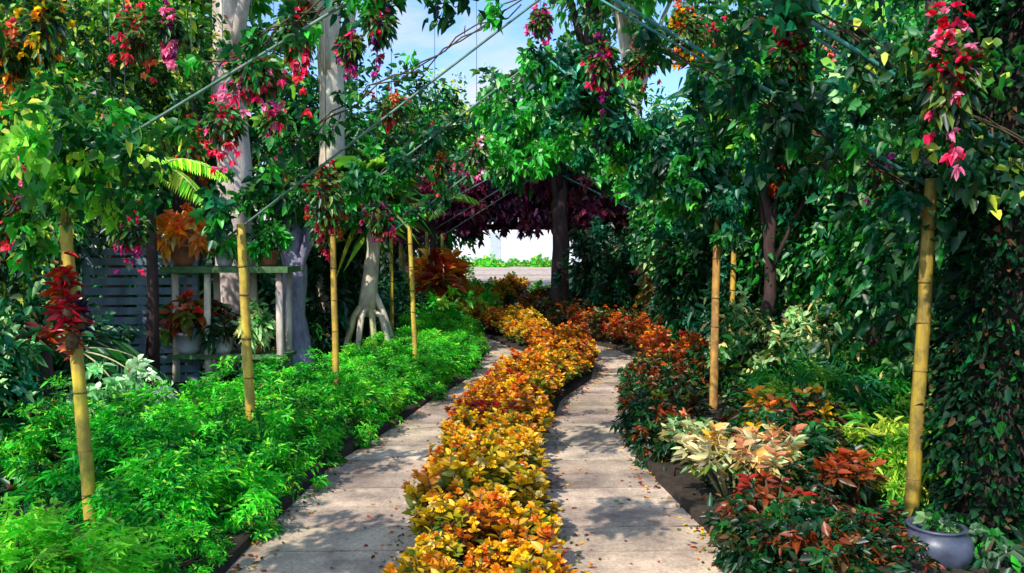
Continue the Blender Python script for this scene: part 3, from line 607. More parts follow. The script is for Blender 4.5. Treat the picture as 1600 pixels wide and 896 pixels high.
# white wall added far beyond to stand in for the bright glare
w = thing('glare_wall', (0,88,0), 'added white wall standing in for the white glare beyond the pavilion', 'wall')
mb = MB(); mb.box((-1.5,0,3),(22,.4,6)); mb.build('wall_panel', WHITEW, w, False)
for x in (-4.4,.9):  # windows and door only dress the added wall
    mb = MB(); mb.box((x,-.23,3.4),(1.1,.06,1.3)); fr_ = mb.build('window', WHITEW, w, False); mb = MB(); mb.box((x,-.27,3.4),(.9,.03,1.1)); mb.build('pane', WIN, fr_, False)
mb = MB(); mb.box((-1.8,-.23,2.0),(1.2,.08,3.0)); mb.build('door', WIN, w, False)
mb = MB(); mb.box((-1.5,0,6.08),(22.4,.6,.15)); mb.build('coping', WHITEW, w, False)
# ------------------------------------------------------------------ trees
LP = [G_DARK,G_DEEP,G_MID,G_BRIGHT,G_LIME,G_OLIVE]
LITL = [1.1,1.6,2.6,2.6,2.8,1.6]; DIM = [2.6,3,2.6,1.4,.5,.8]  # lime-heavy weights paint sunlit crowns, dark-heavy ones paint shaded crowns
tree('t1','tall tree with pale grey bark behind the second yellow post',(xx(362,11),11.2,0),7.2,(2.3,2.3,1.7),7.2,.28,LP,LITL,BARK_GREY,lean=(-.1,.1),seed=11,wob=.2,hi=G_YEL)
tree('t2','slender tree with sunlit cream bark left of the sky gap',(xx(512,12),12.2,0),8.0,(2.0,2.2,1.6),8.2,.22,LP,LITL,BARK_CREAM,lean=(.05,.1),seed=12,wob=.22,hi=G_YEL)
tree('t3','dark brown tree standing before the pavilion in the middle',(xx(878,18.2),18.2,0),4.3,(1.9,1.6,1.45),4.75,.22,[G_BRIGHT,G_DEEP,G_TEAL,G_MID,G_PALE],[3,2.4,2,2,1],BARK_DARK,lean=(-.1,-.1),seed=13,n=(130,44),hi=G_LIME)
tree('t4','tall cream barked tree rising behind the pavilion on the right',(xx(985,26),26,0),11,(3.2,3,2.6),11.2,.30,LP,LITL,BARK_CREAM,seed=14,leaf=(.24,.13))
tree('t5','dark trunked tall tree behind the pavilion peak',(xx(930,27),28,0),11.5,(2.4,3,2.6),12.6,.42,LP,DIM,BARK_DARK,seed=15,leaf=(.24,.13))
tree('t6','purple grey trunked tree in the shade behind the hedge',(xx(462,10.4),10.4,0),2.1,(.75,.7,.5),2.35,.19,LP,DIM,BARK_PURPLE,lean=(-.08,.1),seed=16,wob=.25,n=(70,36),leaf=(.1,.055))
tree('t7','dark trunked tree left of the pale grey one',(xx(300,14),14,0),6.2,(1.6,1.6,1.5),7.0,.26,LP,LITL,BARK_DARK,lean=(-.1,0),seed=17,hi=G_YEL)
tree('s','unseen leafy tree added well behind the camera on the left',(-3.6,-3.2,0),3.9,(1.7,1.5,1.0),4.7,.12,LP,LITL,BARK_DARK,seed=29,n=(80,40),leaf=(.12,.06))  # unseen tree, model for the copies that dapple the near paths
# leafy trees crowded on the left: foliage to the ground
tree('l1','broad leafy tree filling the left edge beside the first post',(xx(-60,8.5),8.5,0),3.0,(1.5,1.3,1.5),2.6,.13,LP,[2.4,2.8,2.8,1.6,1.0,1.2],BARK_DARK,seed=21,leaf=(.095,.048),n=(250,68),hi=G_YEL)
tree('l2','leafy tree with yellow green sprays above the slatted screen',(xx(150,10.5),11,0),4.6,(1.35,1.4,1.45),4.0,.14,LP,[1.6,2.2,2.6,1.8,2,1.8],BARK_DARK,seed=22,leaf=(.105,.052),n=(210,66),hi=G_YEL)
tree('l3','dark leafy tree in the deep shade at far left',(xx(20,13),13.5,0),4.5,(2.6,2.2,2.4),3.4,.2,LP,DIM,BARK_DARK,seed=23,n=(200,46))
BIG = [
 ('x','leafy tree standing left of the pavilion roof',(xx(610,24),25,0),1.15,2.2,'l3'),
 ('x','slim trunked leafy tree rising behind the pavilion ridge',(xx(700,34),34,0),1.55,5.5,'l2'),
 ('x','leafy tree left of the white wall, beyond the pavilion eave',(xx(680,30),31,0),1.35,3.9,'l2'),
 ('x','unseen leafy tree added beside the camera so its crown shades the near left path',(-4.9,.3,0),1.0,1.9,'s'),  # added out of view to dapple the near left path
 ('x','unseen leafy tree added behind the camera for shade on the near right path',(-2.9,-1.6,0),.85,4.0,'s'),  # likewise added, dappling the near right path
 ('l3','tall leafy tree at the left with its crown above the arches',(xx(-20,12),11.6,0),1.25,.7,'l2'),
 ('x','leafy tree between the grey and the cream trunks, far back',(xx(450,21),21,0),1.2,3.0,'l3'),
 ('x','dark leafy tree far back behind the slatted screen',(xx(230,20),20,0),1.5,4.2,'l3'),
 ('x','tall pale leafed tree at the far left rear',(xx(80,24),25,0),2.0,.9,'l2'),
 ('x','leafy tree beyond the pavilion, left of the white wall',(xx(640,36),36,0),1.35,1.1,'l3'),
 ('x','leafy tree beyond the pavilion, right of the white wall',(xx(1000,33),34,0),1.3,5.1,'l3'),
 ('x','broad leafy tree behind the right trees, far back',(xx(1290,18),18,0),1.5,2.9,'l3'),
 ('x','leafy tree right of the ivy trunk, far back',(xx(1500,14),14.5,0),1.4,1.9,'l3'),
]
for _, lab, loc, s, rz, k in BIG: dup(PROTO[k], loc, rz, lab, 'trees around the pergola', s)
# right-hand trees, dark
RD = [G_DARK,G_DEEP,G_MID,G_TEAL,G_BRIGHT]; RW = [1.2,2,3,1.8,3.2]
tree('r1','dense dark green tree between the orange post and the big right post',(xx(1255,10.6),10.8,0),3.0,(1.45,1.3,1.75),2.35,.12,RD,RW,BARK_DARK,seed=31,leaf=(.09,.045),n=(230,56),hi=G_PALE,low=-.85)
tree('r2','bright leafy small tree above the orange post',(xx(1200,9.4),9.4,0),2.9,(1.0,.9,.75),3.25,.08,RD,[1,2,3,.6,3],BARK_DARK,seed=32,leaf=(.12,.06),n=(110,44),hi=G_LIME)
tree('r3','dark green tree behind the orange post',(xx(1110,13),13.2,0),3.2,(1.35,1.3,1.9),2.3,.13,RD,[2.4,3,2.4,1.8,1.2],BARK_DARK,seed=33,hi=G_PALE,leaf=(.10,.052),n=(220,60),low=-.85)
dup(PROTO['r1'],(xx(1400,9),9.6,0),2.4,'dense dark tree just behind the big right post','trees around the pergola',1.0)
dup(PROTO['r1'],(xx(1350,13),13.4,0),4.4,'dark tree in the second row behind the right post','trees around the pergola',1.35)
dup(PROTO['r3'],(xx(1000,23),17.6,0) if False else (xx(1010,24.5),26,0),1.4,'dark tree behind the right side of the pavilion','trees around the pergola',1.3)
dup(PROTO['r3'],(xx(1560,8),8.2,0),3.4,'dark tree in the shade behind the ivy trunk','trees around the pergola',1.15)
# ivy-covered trunk close on the right
iv = tree('ivy','big dark tree close on the right, its trunk wrapped in ivy',(xx(1580,4.7),4.75,0),5.2,(2.1,1.9,.95),4.35,.17,RD,[4,3,2,1.2,.5],BARK_DARK,seed=35,leaf=(.065,.034),n=(190,56),hi=G_OLIVE,lean=(.15,0))
r = np.random.default_rng(5); n = 15000; th = r.random(n)*6.28; zz = r.random(n)*3.9; rr = .24+.12*r.random(n)+.10*np.sin(zz*3+th*2)*r.random(n)
P = np.stack([np.cos(th)*rr+.15*zz/5, np.sin(th)*rr, zz], 1); D = np.stack([np.cos(th)+.8*r.normal(size=n), np.sin(th)+.8*r.normal(size=n), -.35+r.normal(size=n)*.8], 1); rr2 = rr
ivy = thing('ivy_cover', (xx(1580,4.7),4.75,0), 'dark ivy wrapped round the trunk at the right edge', 'ivy')
leaves('foliage', P, D, .022+.065*r.random(n)**1.5, .02+.03*r.random(n), mixcol([G_DARK,srgb(8,34,18),G_DEEP,srgb(20,64,44),G_MID,srgb(96,70,40)],[6,5,1.6,1.6,.8,.5],n,.5), IVYM, ivy, .35)
mb = MB()
for k in range(6): mb.tube([(math.cos(k+z*.5)*.21+.15*z/5, math.sin(k+z*.5)*.21, z) for z in [q*.35 for q in range(11)]], .014, 5)
mb.build('stem', STEM_BROWN, ivy)
# stilt-rooted tree, sunlit
st_ = thing('stilt_root_tree', (xx(568,11),11.4,0), 'sunlit yellowish tree with spreading stilt roots behind the third post', 'tree')
mb = MB(); mb.tube([(-.05,0,.75),(0,0,1.1),(.06,.05,1.7),(.02,.1,2.6)], [.13,.12,.10,.08], 12, wob=.2); mb.build('trunk', BARK_CREAM, st_)
for k in range(9):
    a = k*.7+.2; q = MB(); q.tube([(0,0,1.25-.05*k),(math.cos(a)*.22,math.sin(a)*.22,.75),(math.cos(a)*.45,math.sin(a)*.4,0)], [.05,.045,.04], 8, wob=.2); q.build('root', STEM_PALE if k % 2 else BARK_CREAM, st_)
r = np.random.default_rng(9); n = 420; k = r.random(n); th = r.random(n)*6.28
P = np.stack([.02+r.normal(size=n)*.12, .1+r.normal(size=n)*.12, 2.1+.8*k], 1); D = np.stack([np.cos(th), np.sin(th), .4+.5*r.normal(size=n)], 1)
leaves('crown', P, D, .55+.3*r.random(n), .05, mixcol([G_OLIVE,G_LIME,G_MID,G_YEL],[3,2,3,1],n), LEAF, st_, .5)
# arching lime palm fronds on the left
def palm(label, loc, h, fr, seed, pal, wt, bark=BARK_DARK, L_=1.3, sc=1, name='palm', group=None, lw=.045):
    t = thing(name, loc, label, 'palm', group, sc=sc); st = random.Random(seed)
    mb = MB(); mb.tube([(0,0,0),(.03,0,h*.5),(0,.03,h)], [.08,.06,.05], 10, wob=.15); mb.build('trunk', bark, t)
    for i in range(fr):
        a = 6.283*i/fr+st.uniform(-.2,.2); el = st.uniform(.3,1.1); P = []; D = []; pts = []
        for k in range(15):
            q = k/14; rr = L_*q*math.cos(el*.6); z = h+L_*(math.sin(el)*q-.75*q*q)
            pts.append(Vector((math.cos(a)*rr, math.sin(a)*rr, z)))
        for k in range(1, 15):
            for s in (-1, 1):
                for u in (0, .5):
                    p = pts[k-1].lerp(pts[k], u); P.append(p); tdir = (pts[k]-pts[k-1]).normalized(); side = Vector((-math.sin(a), math.cos(a), 0))*s
                    D.append(side+tdir*.7+Vector((0,0,-.25)))
        q_ = MB(); q_.tube(pts, [.014-.0008*k for k in range(15)], 6); fo = q_.build('frond', STEM_PALE, t)
        P, D = np.array(P), np.array(D); k = np.linspace(0, 1, len(P)); leaves('leaflets', P, D, .34*L_*np.sin(.35+2.6*k)/1.2, lw, mixcol(pal, wt, len(P), .2), LEAF, fo, .35)
    return t
palm('arching palm with sunlit lime fronds at the left, above the screen',(xx(215,8.6),8.9,0),2.55,11,3,[G_LIME,G_YEL,HG4],[3,2,2],L_=.95)
palm('low palm with dark green fronds behind the left hedge',(xx(40,7),7.4,0),.7,10,4,[G_DARK,G_DEEP,G_MID],[2,2,2],L_=1.1)
palm('small palm with pale curved fronds left of the pavilion eave',(xx(655,12.5),14.5,0),2.5,10,5,[G_LIME,G_OLIVE,G_PALE],[2,2,1],L_=1.0)
# slatted dark blue screen on the left
sc_ = thing('slatted_screen', (xx(196,9.2),9.6,0), 'dark slate blue slatted garden screen in shade behind the first post', 'screen')
sc_.rotation_euler = (0,0,.15)
for x in (-.62,0,.62): mb = MB(); mb.box((x,0,.95),(.07,.07,1.9)); mb.build('post', SLATE, sc_, False)
for i in range(15):
    mb = MB(); z = .14+i*.118; mb.box((0,-.045,z),(1.30,.018,.085)); mb.build('slat', SLATE, sc_, False)
mb = MB(); mb.box((0,0,1.925),(1.4,.12,.04)); mb.build('top_rail', SLATE, sc_, False)
# mossy plant shelf with plants
ps = thing('plant_shelf', (xx(345,9.3),9.7,0), 'rustic plant shelf with mossy green top behind the second yellow post', 'plant shelf')
for x in (-.62,-.25,.2,.62):
    for yv in (-.18,.18):
        mb = MB(); mb.tube([(x+random.uniform(-.02,.02),yv,0),(x,yv,.7),(x+random.uniform(-.02,.02),yv,1.42)], [.05,.045,.04], 8, wob=.3); mb.build('leg', BARK_CREAM if x < .3 else BARK_GREY, ps)
mb = MB(); mb.box((0,0,1.46),(1.5,.6,.07)); mb.build('shelf_board', MOSS, ps, False)
mb = MB(); mb.box((0,0,.42),(1.4,.5,.05)); mb.build('shelf_board', MOSS, ps, False)
def potted(label, loc, pal, wt, pc, seed, h=.3, sc=1, leaf=(.1,.04), bl=None):
    t = thing('potted_plant', loc, label, 'potted plant', 'potted plants on the plant shelf', sc=sc)
    mb = MB(); mb.lathe([(0,0),(.08,0),(.10,.04),(.12,.15),(.13,.15),(.13,.175),(.115,.175),(.10,.15),(0,.15)], 20); mb.build('pot', pc, t)
    crown_mesh('foliage', 26, 22, (.2,.2,.16), pal, wt, leaf, parent=t, seed=seed, z0=.15+.14, hollow=.2, clump=(.2,.4))
    if bl: blooms(None, .45, .17, bl[0], bl[1], t, seed, .05)
    return t
TERRA = solid('terracotta', (.45,.17,.09), (.28,.10,.05), 14, .85, .2)
WPOT = solid('white_glaze', (.7,.66,.66), (.45,.40,.45), 6, .4, .1)
potted('potted plant with coral red blooms at the left of the lower shelf',(xx(292,9.6),9.62,.447),[G_MID,srgb(190,60,40),G_OLIVE],[2,2,1],WPOT,71,bl=(16,[srgb(225,70,50),srgb(240,150,120)]),sc=1.5)
potted('white pot of dark leaves in the middle of the lower shelf',(xx(345,9.6),9.62,.447),[G_DARK,G_DEEP,srgb(90,30,50)],[2,2,1],WPOT,72,sc=1.2)
potted('terracotta pot of pale leaves at the right of the lower shelf',(xx(392,9.6),9.62,.447),[G_PALE,G_MID,CREAM],[2,2,1],TERRA,73,sc=1.2)
potted('potted plant with peach orange leaves on top of the shelf, left end',(xx(290,9.7),9.7,1.497),[AMB,SALM,CREAM,G_OLIVE],[3,3,2,1],TERRA,74,sc=1.5,bl=(14,[AMB,SALM]))
potted('leafy green pot on the right end of the shelf top',(xx(420,9.7),9.7,1.497),[G_MID,G_BRIGHT,G_DARK],[2,2,1],TERRA,75,sc=1.1)
potted('low mossy green pot in the middle of the shelf top',(xx(352,9.7),9.7,1.497),[G_PALE,G_MID,G_BRIGHT],[1,2,2],WPOT,76,sc=.9)
# bromeliads tied to the first post
def brom(label, loc, cols, seed, L_=.2, n=60, sc=1, group='bromeliads on the first post', up=.5):
    t = thing('bromeliad', loc, label, 'bromeliad', group, sc=sc); r = np.random.default_rng(seed)
    mb = MB(); mb.lathe([(0,-.05),(.03,-.045),(.035,0),(.02,.04),(0,.05)], 10); mb.build('root_ball', COIR, t)
    th = r.random(n)*6.28; P = np.zeros((n,3)); D = np.stack([np.cos(th)+.3*r.normal(size=n), np.sin(th)+.3*r.normal(size=n), up-.5+1.6*r.random(n)], 1); P[:,2] = .05*r.normal(size=n); cols = np.array(cols)
    leaves('foliage', P, D, L_*(.35+.75*r.random(n)), .018+.02*r.random(n), cols[r.integers(len(cols), size=n)]*(.8+.4*r.random((n,1))), GLOSSY, t, .4); return t
px = xx(118,4.4)
brom('rust red bromeliad tied low down the first yellow post',(px+.01,4.33,zy(530,4.4)),[RUST,ORG,srgb(120,60,20)],8,L_=.09)
brom('crimson bromeliad tied to the first yellow post, uppermost',(px-.02,4.32,zy(440,4.4)),[srgb(190,30,30),RUST,srgb(120,20,30)],1,L_=.15)
brom('scarlet bromeliad tied halfway up the first yellow post',(px+.0,4.32,zy(485,4.4)),[srgb(225,30,50),srgb(180,20,50)],2,L_=.15)
brom('dull orange bromeliad on the left of the first yellow post',(px-.05,4.36,zy(465,4.4)),[srgb(180,80,30),RUST,G_OLIVE],3,L_=.14)
brom('violet bromeliad on the right of the first yellow post',(px+.05,4.36,zy(500,4.4)),[srgb(60,20,80),srgb(40,20,70)],4,L_=.09)
brom('faded pink bromeliad growing left of the first post, on a stump',(xx(65,6.6),6.6,.95),[srgb(190,80,80),RUST,srgb(120,40,40)],5,L_=.24,group='bromeliads on stumps')
sp = thing('tree_stump',(xx(65,6.6),6.6,0),'slim dark stump carrying a faded pink bromeliad','stump'); mb = MB(); mb.tube([(0,0,0),(.01,0,.5),(0,0,.905)],[.09,.07,.06],12,wob=.2); mb.build('trunk',BARK_DARK,sp)
mb = MB(); mb.tube([(0,0,.905),(0,0,.915)],[.058,.05],12); mb.build('cut_top',STEM_PALE,sp)
# cordylines with upright orange leaves beside the far end of the hedge
for i, (x, d, c, w) in enumerate(((688,14.4,[ORG,RUST,RED],'orange red'),(712,15.2,[AMB,RUST,ORG],'amber brown'),(668,15.8,[RUST,ORG,AMB],'rusty'),(1032,14.6,[srgb(215,90,70),RED,SALM],'salmon red'),(1052,15.6,[srgb(200,70,50),RUST],'brick red'))):
    caned((xx(x,d),d,.0), f'tall {w} cordyline '+['left of the far path bend','nearest the white opening','behind the two by the far path bend','before the right side of the pavilion','right of the salmon one by the pavilion'][i], c, [1]*len(c), [G_OLIVE,RUST], 1.75 if i < 3 else 2.1, .2, 5, 60+i, name='cordyline', cat='cordyline', llen=.36, bark=STEM_PALE, wr=.022, dens=16)
# dark conical shrubs before the pavilion and shrubs on the right
CP = [G_DARK,G_DEEP,G_TEAL,G_MID]
shrub('cone','conical_shrub','dark conical shrub right of the central brown trunk','shrub',(xx(932,16.8),16.8,0),(.62,.6,1.15),CP,[4,3,1.5,1],(.13,.05),150,38,LEAF,seed=81,low=-.8,zc=1.05)
for x, d, s, lab in ((975,15.2,.8,'dark shrub between the conical one and the salmon cordyline'),(1010,18,1.0,'dark shrub in front of the pavilion right posts'),(1085,11.4,.95,'dark shrub just behind the orange post'),(1165,10.2,.75,'dark low shrub right of the orange post'),(512,11.7,1.0,'dark upright shrub at the foot of the sunlit cream trunk'),(1070,16.5,1.1,'dark shrub filling the corner right of the pavilion')):
    dup(BP['cone'],(xx(x,d),d,0),random.uniform(0,6),lab,'dark shrubs by the pavilion',s)
shrub('brt','leafy_shrub','bright green shrub at the far end of the left hedge','shrub',(xx(712,16),16.6,0),(.8,.7,.75),[G_BRIGHT,G_LIME,HG,G_YEL],[3,2,3,1],(.14,.06),90,34,LEAF,seed=83,low=-.5,group='bright shrubs by the far path')
dup(BP['brt'],(xx(690,13.6),14.0,0),2,'bright green shrub behind the fourth post','bright shrubs by the far path',.75)
dup(BP['brt'],(xx(655,18),18.6,0),4,'yellow green shrub under the pavilion left eave','bright shrubs by the far path',1.1)
shrub('mixr','leafy_shrub','loose shrub with pale leaf sprays right of the orange post','shrub',(xx(1195,8.6),8.9,0),(.55,.5,.62),[G_MID,G_PALE,G_OLIVE,G_DARK],[3,2,2,2],(.10,.045),90,32,LEAF,seed=84,low=-.6,group='loose shrubs on the right',hi=CREAM)
dup(BP['mixr'],(xx(1330,8.2),9.0,0),2,'loose pale tipped shrub left of the big right post','loose shrubs on the right',(.9,.9,1.0))
dup(BP['mixr'],(xx(1265,8.0),8.6,0),4,'loose shrub at the back of the emerald ferns','loose shrubs on the right',(.8,.8,.8))
dup(BP['mixr'],(xx(1500,7),6.9,0),5,'loose shrub right of the big post, by the ivy','loose shrubs on the right',(.9,.9,1.1))
# understory shrubs behind hedge on the left
shrub('und','leafy_shrub','dark teal shrub at the left edge behind the variegated plants','shrub',(xx(40,7.8),8.0,0),(.95,.7,.75),[G_DARK,G_DEEP,G_TEAL,G_MID],[3,3,2,1.6],(.12,.055),130,36,LEAF,seed=85,low=-.6,group='dark shrubs behind the left hedge',hi=G_PALE)
for x, d, s, lab in ((-70,6.2,.9,'dark shrub cut by the left edge of the view'),(140,8.2,.55,'dark shrub at the foot of the slatted screen'),(470,13,1.0,'dark shrub between the purple grey trunk and the third post'),(240,12.5,1.3,'dark shrub behind the slatted screen'),(350,13.5,1.3,'dark shrub behind the plant shelf'),(620,14,.8,'dark shrub left of the fourth post'),(530,15.5,1.4,'dark shrub behind the stilt rooted tree')):
    dup(BP['und'],(xx(x,d),d,0),random.uniform(0,6),lab,'dark shrubs behind the left hedge',s)
for i, x in enumerate((728,748,765,786,808,829,850,872)):
    dup(BP['brt'],(xx(x,76)+random.uniform(-.3,.3),76+random.uniform(-2,2),0),random.uniform(0,6),f'far low shrub at the foot of the white wall, {ORD[i]} from the left','far shrubs along the white wall',(1.1,1.1,random.uniform(.55,1.0)))
for x, d, sc3, lab in ((738,24,.62,'bright shrub narrowing the view of the white wall from the left'),(846,27,.5,'bright shrub at the far path, beside the central trunk'),(716,29,.8,'bright shrub behind the amber cordyline, far end'),(800,40,.45,'small bright shrub standing alone in the far forecourt')):
    dup(BP['brt'],(xx(x,d),d,0),random.uniform(0,6),lab,'bright shrubs by the far path',sc3)
# ------------------------------------------------------------------ glazed pot at the near right
gp = thing('glazed_pot',(xx(1472,4.15),4.15,-.0),'round blue grey glazed pot at the near right, by the big post','pot')
mb = MB(); mb.lathe([(0,0),(.10,0),(.115,.02),(.165,.09),(.18,.15),(.165,.20),(.135,.228),(.14,.24),(.15,.25),(.135,.255),(.118,.24),(.115,.20),(0,.19)],36); mb.build('body',POT,gp)
mb = MB(); mb.lathe([(0,.205),(.06,.21),(.113,.20)],24); mb.build('soil',SOIL,gp)
crown_mesh('sprout',9,14,(.09,.09,.05),[G_MID,G_PALE,G_DARK],[2,1,2],(.05,.025),parent=gp,seed=4,z0=.25)
gw = shrub('vp','trailing_plant','small grey green trailing plant right of the glazed pot','plant',(xx(1540,4.3),4.25,0),(.16,.16,.13),[srgb(70,100,70),G_DARK,G_MID,srgb(150,180,140)],[3,3,2,.6],(.06,.03),16,16,LEAF,seed=66,low=-.2,stems=3)
# ------------------------------------------------------------------ hanging flower clusters
CAB = []
for i, (a, b, lab) in enumerate((((-4.2,5.2,4.0),(3.0,5.2,4.15),'thin wire strung across above the second arch'),((-6.2,7.0,4.3),(3.6,7.0,4.4),'thin wire strung above the path between second and third arches'),((-7,9.2,4.7),(5.4,9.2,4.7),'thin wire strung high behind the third arch'))):
    t = thing('overhead_wire', (0,a[1],0), lab, 'wire'); q = MB(); n = 14
    q.tube([(a[0]+(b[0]-a[0])*k/n, 0, a[2]+(b[2]-a[2])*k/n-.12*math.sin(math.pi*k/n)) for k in range(n+1)], .006, 5); q.build('cable', WIRE, t)
    for e in (a, b):
        q = MB(); q.tube([(e[0],0,0),(e[0],0,e[2]+.1)], [.045,.035], 10); q.build('pole', BARK_DARK, t)
    CAB.append((a, b))
CAB.append(((0,3.9,3.75),(4,3.9,3.75)))
def wire_z(ci, x):
    if ci == 3: return 3.75
    a, b = CAB[ci]; k = (x-a[0])/(b[0]-a[0]); return a[2]+(b[2]-a[2])*k-.12*math.sin(math.pi*k)
def hanger(label, x, ypix, ci, cols, green, rad=.15, h=.22, seed=1, shape='round', n=30):
    d = CAB[ci][0][1]; p = at(x, ypix, d); t = thing('hanging_basket', p, label, 'hanging basket', 'flower baskets hanging along the path')
    top = wire_z(ci, p.x)-p.z; q = MB(); q.tube([(0,0,h*.8),(0,0,top)], .0035, 5)
    for k in range(3):
        a = k*2.1; q.tube([(math.cos(a)*rad*.75,math.sin(a)*rad*.75,-h*.1),(0,0,h*.8)], .002, 4)
    q.build('hanger', WIRE, t)
    q = MB(); q.lathe([(0,-h*.62),(rad*.3,-h*.58),(rad*.6,-h*.4),(rad*.78,-h*.1),(rad*.72,-h*.1),(0,-h*.14)], 16); q.build('basket', COIR, t)
    r = np.random.default_rng(seed); m = 320; P = unit(r.normal(size=(m,3)))*np.array([rad*1.15,rad*1.15,h*.75])*(r.random((m,1))**.4); P[:,2] -= .03
    D = unit(P)+r.normal(size=(m,3))*.5; leaves('foliage', P, D, .07, .035, mixcol(green,[1]*len(green),m), LEAF, t, .4)
    cols = np.array(cols); P = []; D = []; C = []
    for i in range(n):
        a = r.random()*6.28; e = r.uniform(-1.2,1.3); q_ = (.75+.45*math.sin(2*a+seed)+.3*math.cos(3*e+seed))*r.uniform(.7,1.25)
        c0 = np.array([math.cos(a)*math.cos(e)*rad*q_, math.sin(a)*math.cos(e)*rad*q_, math.sin(e)*h*q_*.9-(.10*r.random() if e < 0 else 0)])
        if r.random() < .22: c0[2] -= r.uniform(.05,.2)
        c = cols[r.integers(len(cols))]
        for k in range(7):
            P.append(c0); D.append(unit(c0[None])[0]*.6+r.normal(size=3)*.7); C.append(c*r.uniform(.55,1.35))
    P, D, C = map(np.array, (P, D, C)); leaves('blossom_cluster', P, D, .034+.02*np.random.default_rng(seed).random(len(P)), .03, C, PETAL, t, .3)
    return t
CR = srgb(215,30,80); PK = srgb(240,75,140); PK2 = srgb(246,140,175); RD2 = srgb(226,50,62); MG = srgb(150,30,110); WN = srgb(150,20,44)
HB_ = [(12,75,0,[RD2,AMB,SALM],'coral'),(68,30,0,[GOLD,AMB,YG],'golden'),(212,48,1,[RD2,CR,SALM],'coral red'),(395,108,0,[PK,PK2,CR],'rose pink'),(350,185,1,[CR,PK,RD2],'crimson pink'),(465,32,0,[RD2,CR],'bright red'),(592,25,1,[MG,CR,srgb(90,30,110)],'purple'),(612,165,2,[RD2,SALM,CR],'salmon red'),(175,215,1,[ORG,SALM,AMB],'peach orange'),(302,232,2,[ORG,RUST,RED],'rusty orange'),(20,322,0,[CR,PK2,RD2],'pink and crimson'),(200,350,1,[CR,MG],'deep crimson'),(510,355,2,[WN,CR],'wine'),(680,245,2,[WN,RUST],'dark wine'),
 (940,95,1,[CR,MG],'dark crimson'),(1003,90,2,[RUST,WN],'russet'),(1068,45,1,[ORG,GOLD,RUST],'orange and yellow'),(1232,90,0,[WN,CR],'wine red'),(1485,115,3,[srgb(220,20,50),CR,PK2],'scarlet'),(1205,262,2,[RUST,WN],'rust brown'),(1375,262,1,[MG,G_MID],'muted purple'),(510,300,1,[WN,RUST],'brown red'),(590,330,2,[WN,MG],'dusky maroon'),(1105,60,2,[CR,RUST],'brick red'),(262,40,1,[PK,PK2,MG],'light pink and magenta'),(430,190,1,[PK,MG],'magenta'),(545,70,1,[MG,PK],'magenta and rose'),(1300,60,2,[PK2,SALM],'pale coral'),(845,30,2,[PK,MG],'tiny magenta'),(745,235,2,[PK2,MG,srgb(250,225,235)],'white and mauve')]
for i, (x, y_, ci, c, w) in enumerate(HB_):
    side = 'left' if x < 620 else ('right' if x > 1150 else 'centre')
    big = 1.0 if x != 1485 else .72
    hgt = 'top' if y_ < 80 else ('upper' if y_ < 200 else 'lower')
    where = {0:'on the nearest overhead wire',1:'on the middle overhead wire',2:'on the farthest overhead wire',3:'under the ivy tree by the big right post'}[ci]
    hanger(f'hanging basket of {w} flowers {where}', x, y_, ci, c, [G_MID,G_DARK,G_OLIVE], rad=([.12,.095,.11,.135][i%4] if i < 24 else .08)*big*(1+.12*min(ci,2)), h=([.2,.3,.24,.17][i%4] if i < 24 else .15)*(1+.1*min(ci,2)), seed=300+i, n=70)
# ------------------------------------------------------------------ ground cover
r = np.random.default_rng(77); n = 52000; X = r.uniform(-9,9,n); Y = r.uniform(2,26,n)
lo = np.array([lf(v) for v in np.linspace(0,30,301)]); hi_ = np.array([rt(v) for v in np.linspace(0,30,301)])
ix = (Y*10).astype(int); ok = (X < lo[ix]-.06) | (X > hi_[ix]+.06); X, Y = X[ok], Y[ok]; n = len(X)
P = np.stack([X, Y, np.full(n, .02)], 1); P[:,2] += .05*r.random(n); D = np.stack([r.normal(size=n)*.6, r.normal(size=n)*.6, .4+r.random(n)], 1)
tag(leaves('ground_cover', P, D, .11+.06*r.random(n), .04, mixcol([G_DARK,G_DEEP,G_MID,BROWN,G_BRIGHT],[4,3,2,1.6,.7],n), LEAF, None, .3), 'low leafy ground cover under the trees', 'ground cover', kind='stuff')
# fallen leaves and petals on the paving
r = np.random.default_rng(78); n = 2600; Y = r.uniform(2.5,16,n); sd_ = r.integers(0,4,n); q_ = np.abs(r.normal(size=n))*.09
X = np.array([[lf(v)+a, rt(v)-a, bc(v)-bw(v)-.03-a, bc(v)+bw(v)+.03+a][k] if u < .85 else lf(v)+(rt(v)-lf(v))*w_ for v, k, a, u, w_ in zip(Y, sd_, q_, r.random(n), r.random(n))]); keep = np.array([abs(x-bc(v)) > bw(v)+.03 for x, v in zip(X, Y)]); X, Y = X[keep], Y[keep]; n = len(X)
P = np.stack([X, Y, np.full(n, .051)], 1); D = np.stack([r.normal(size=n), r.normal(size=n), np.full(n, .03)], 1)
tag(leaves('leaf_litter', P, D, .02+.035*r.random(n)**2, .016, mixcol([RUST,AMB,BROWN,srgb(150,50,70),G_OLIVE,GOLD],[2,2,4,.5,2,1],n), LEAF, None, .02, up=np.array([0,0,1.])), 'fallen leaves and petals scattered on the paving', 'fallen leaves', kind='stuff')
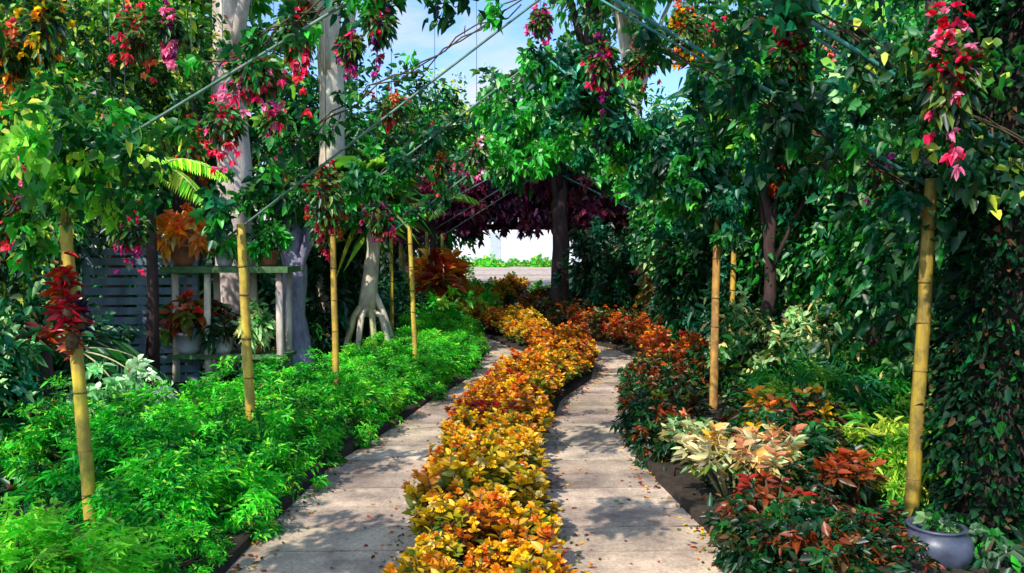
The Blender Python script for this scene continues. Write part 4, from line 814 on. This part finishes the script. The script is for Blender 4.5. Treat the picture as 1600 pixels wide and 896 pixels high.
# ------------------------------------------------------------------ light, sky, camera
SUN_EL, SUN_AZ = R(46), R(211)    # azimuth clockwise from +Y: sun behind the camera on the left
W = bpy.data.worlds.new('World'); S.world = W; W.use_nodes = True; N = W.node_tree.nodes; L = W.node_tree.links
bg = N['Background']; sk = N.new('ShaderNodeTexSky'); sk.sky_type = 'NISHITA'; sk.sun_disc = False; sk.sun_elevation = SUN_EL; sk.sun_rotation = SUN_AZ; sk.dust_density = 1.5
tcw = N.new('ShaderNodeTexCoord'); mw = N.new('ShaderNodeMapping'); mw.inputs['Scale'].default_value = (1,1,2.4)
nw = N.new('ShaderNodeTexNoise'); nw.inputs['Scale'].default_value = 3.2; nw.inputs['Detail'].default_value = 7; nw.inputs['Roughness'].default_value = .6
cw = N.new('ShaderNodeValToRGB'); cw.color_ramp.elements[0].position = .53; cw.color_ramp.elements[1].position = .70
mxw = N.new('ShaderNodeMix'); mxw.data_type = 'RGBA'; mxw.inputs[7].default_value = (6.2,6.2,6.4,1)
hz = N.new('ShaderNodeSeparateXYZ'); hr = N.new('ShaderNodeMapRange'); hr.inputs[1].default_value = .02; hr.inputs[2].default_value = .16; hr.inputs[3].default_value = .9; hr.inputs[4].default_value = 0
mxx = N.new('ShaderNodeMath'); mxx.operation = 'MAXIMUM'
gain = N.new('ShaderNodeMix'); gain.data_type = 'RGBA'; gain.blend_type = 'MULTIPLY'; gain.inputs[0].default_value = 1; gain.inputs[7].default_value = (1.25,1.6,2.0,1)
L.new(tcw.outputs['Generated'], mw.inputs[0]); L.new(mw.outputs[0], nw.inputs[0]); L.new(nw.outputs[0], cw.inputs[0])
L.new(tcw.outputs['Generated'], hz.inputs[0]); L.new(hz.outputs['Z'], hr.inputs[0]); L.new(cw.outputs[0], mxx.inputs[0]); L.new(hr.outputs[0], mxx.inputs[1])
L.new(mxx.outputs[0], mxw.inputs[0]); L.new(sk.outputs[0], gain.inputs[6]); L.new(gain.outputs[2], mxw.inputs[6]); L.new(mxw.outputs[2], bg.inputs[0]); bg.inputs[1].default_value = .15
sun = bpy.data.lights.new('sun', 'SUN'); sun.energy = 5; sun.angle = R(.5); sun.color = (1,.95,.86)
so = link(bpy.data.objects.new('sun', sun)); sd = Vector((math.sin(SUN_AZ)*math.cos(SUN_EL), math.cos(SUN_AZ)*math.cos(SUN_EL), math.sin(SUN_EL)))
so.rotation_euler = sd.to_track_quat('Z', 'Y').to_euler(); so.location = (0,0,20)
cam = bpy.data.cameras.new('camera'); cam.sensor_width = 36; cam.lens = F/1600*36; cam.clip_end = 1000; cam.clip_start = .05
co = link(bpy.data.objects.new('camera', cam)); co.location = (0,0,H); co.rotation_euler = (math.pi/2-PITCH,0,0); S.camera = co
S.view_settings.view_transform = 'Standard'; S.view_settings.look = 'None'; S.view_settings.exposure = 0
S.cycles.max_bounces = 8; S.cycles.diffuse_bounces = 4; S.cycles.transmission_bounces = 4; S.cycles.use_denoising = True
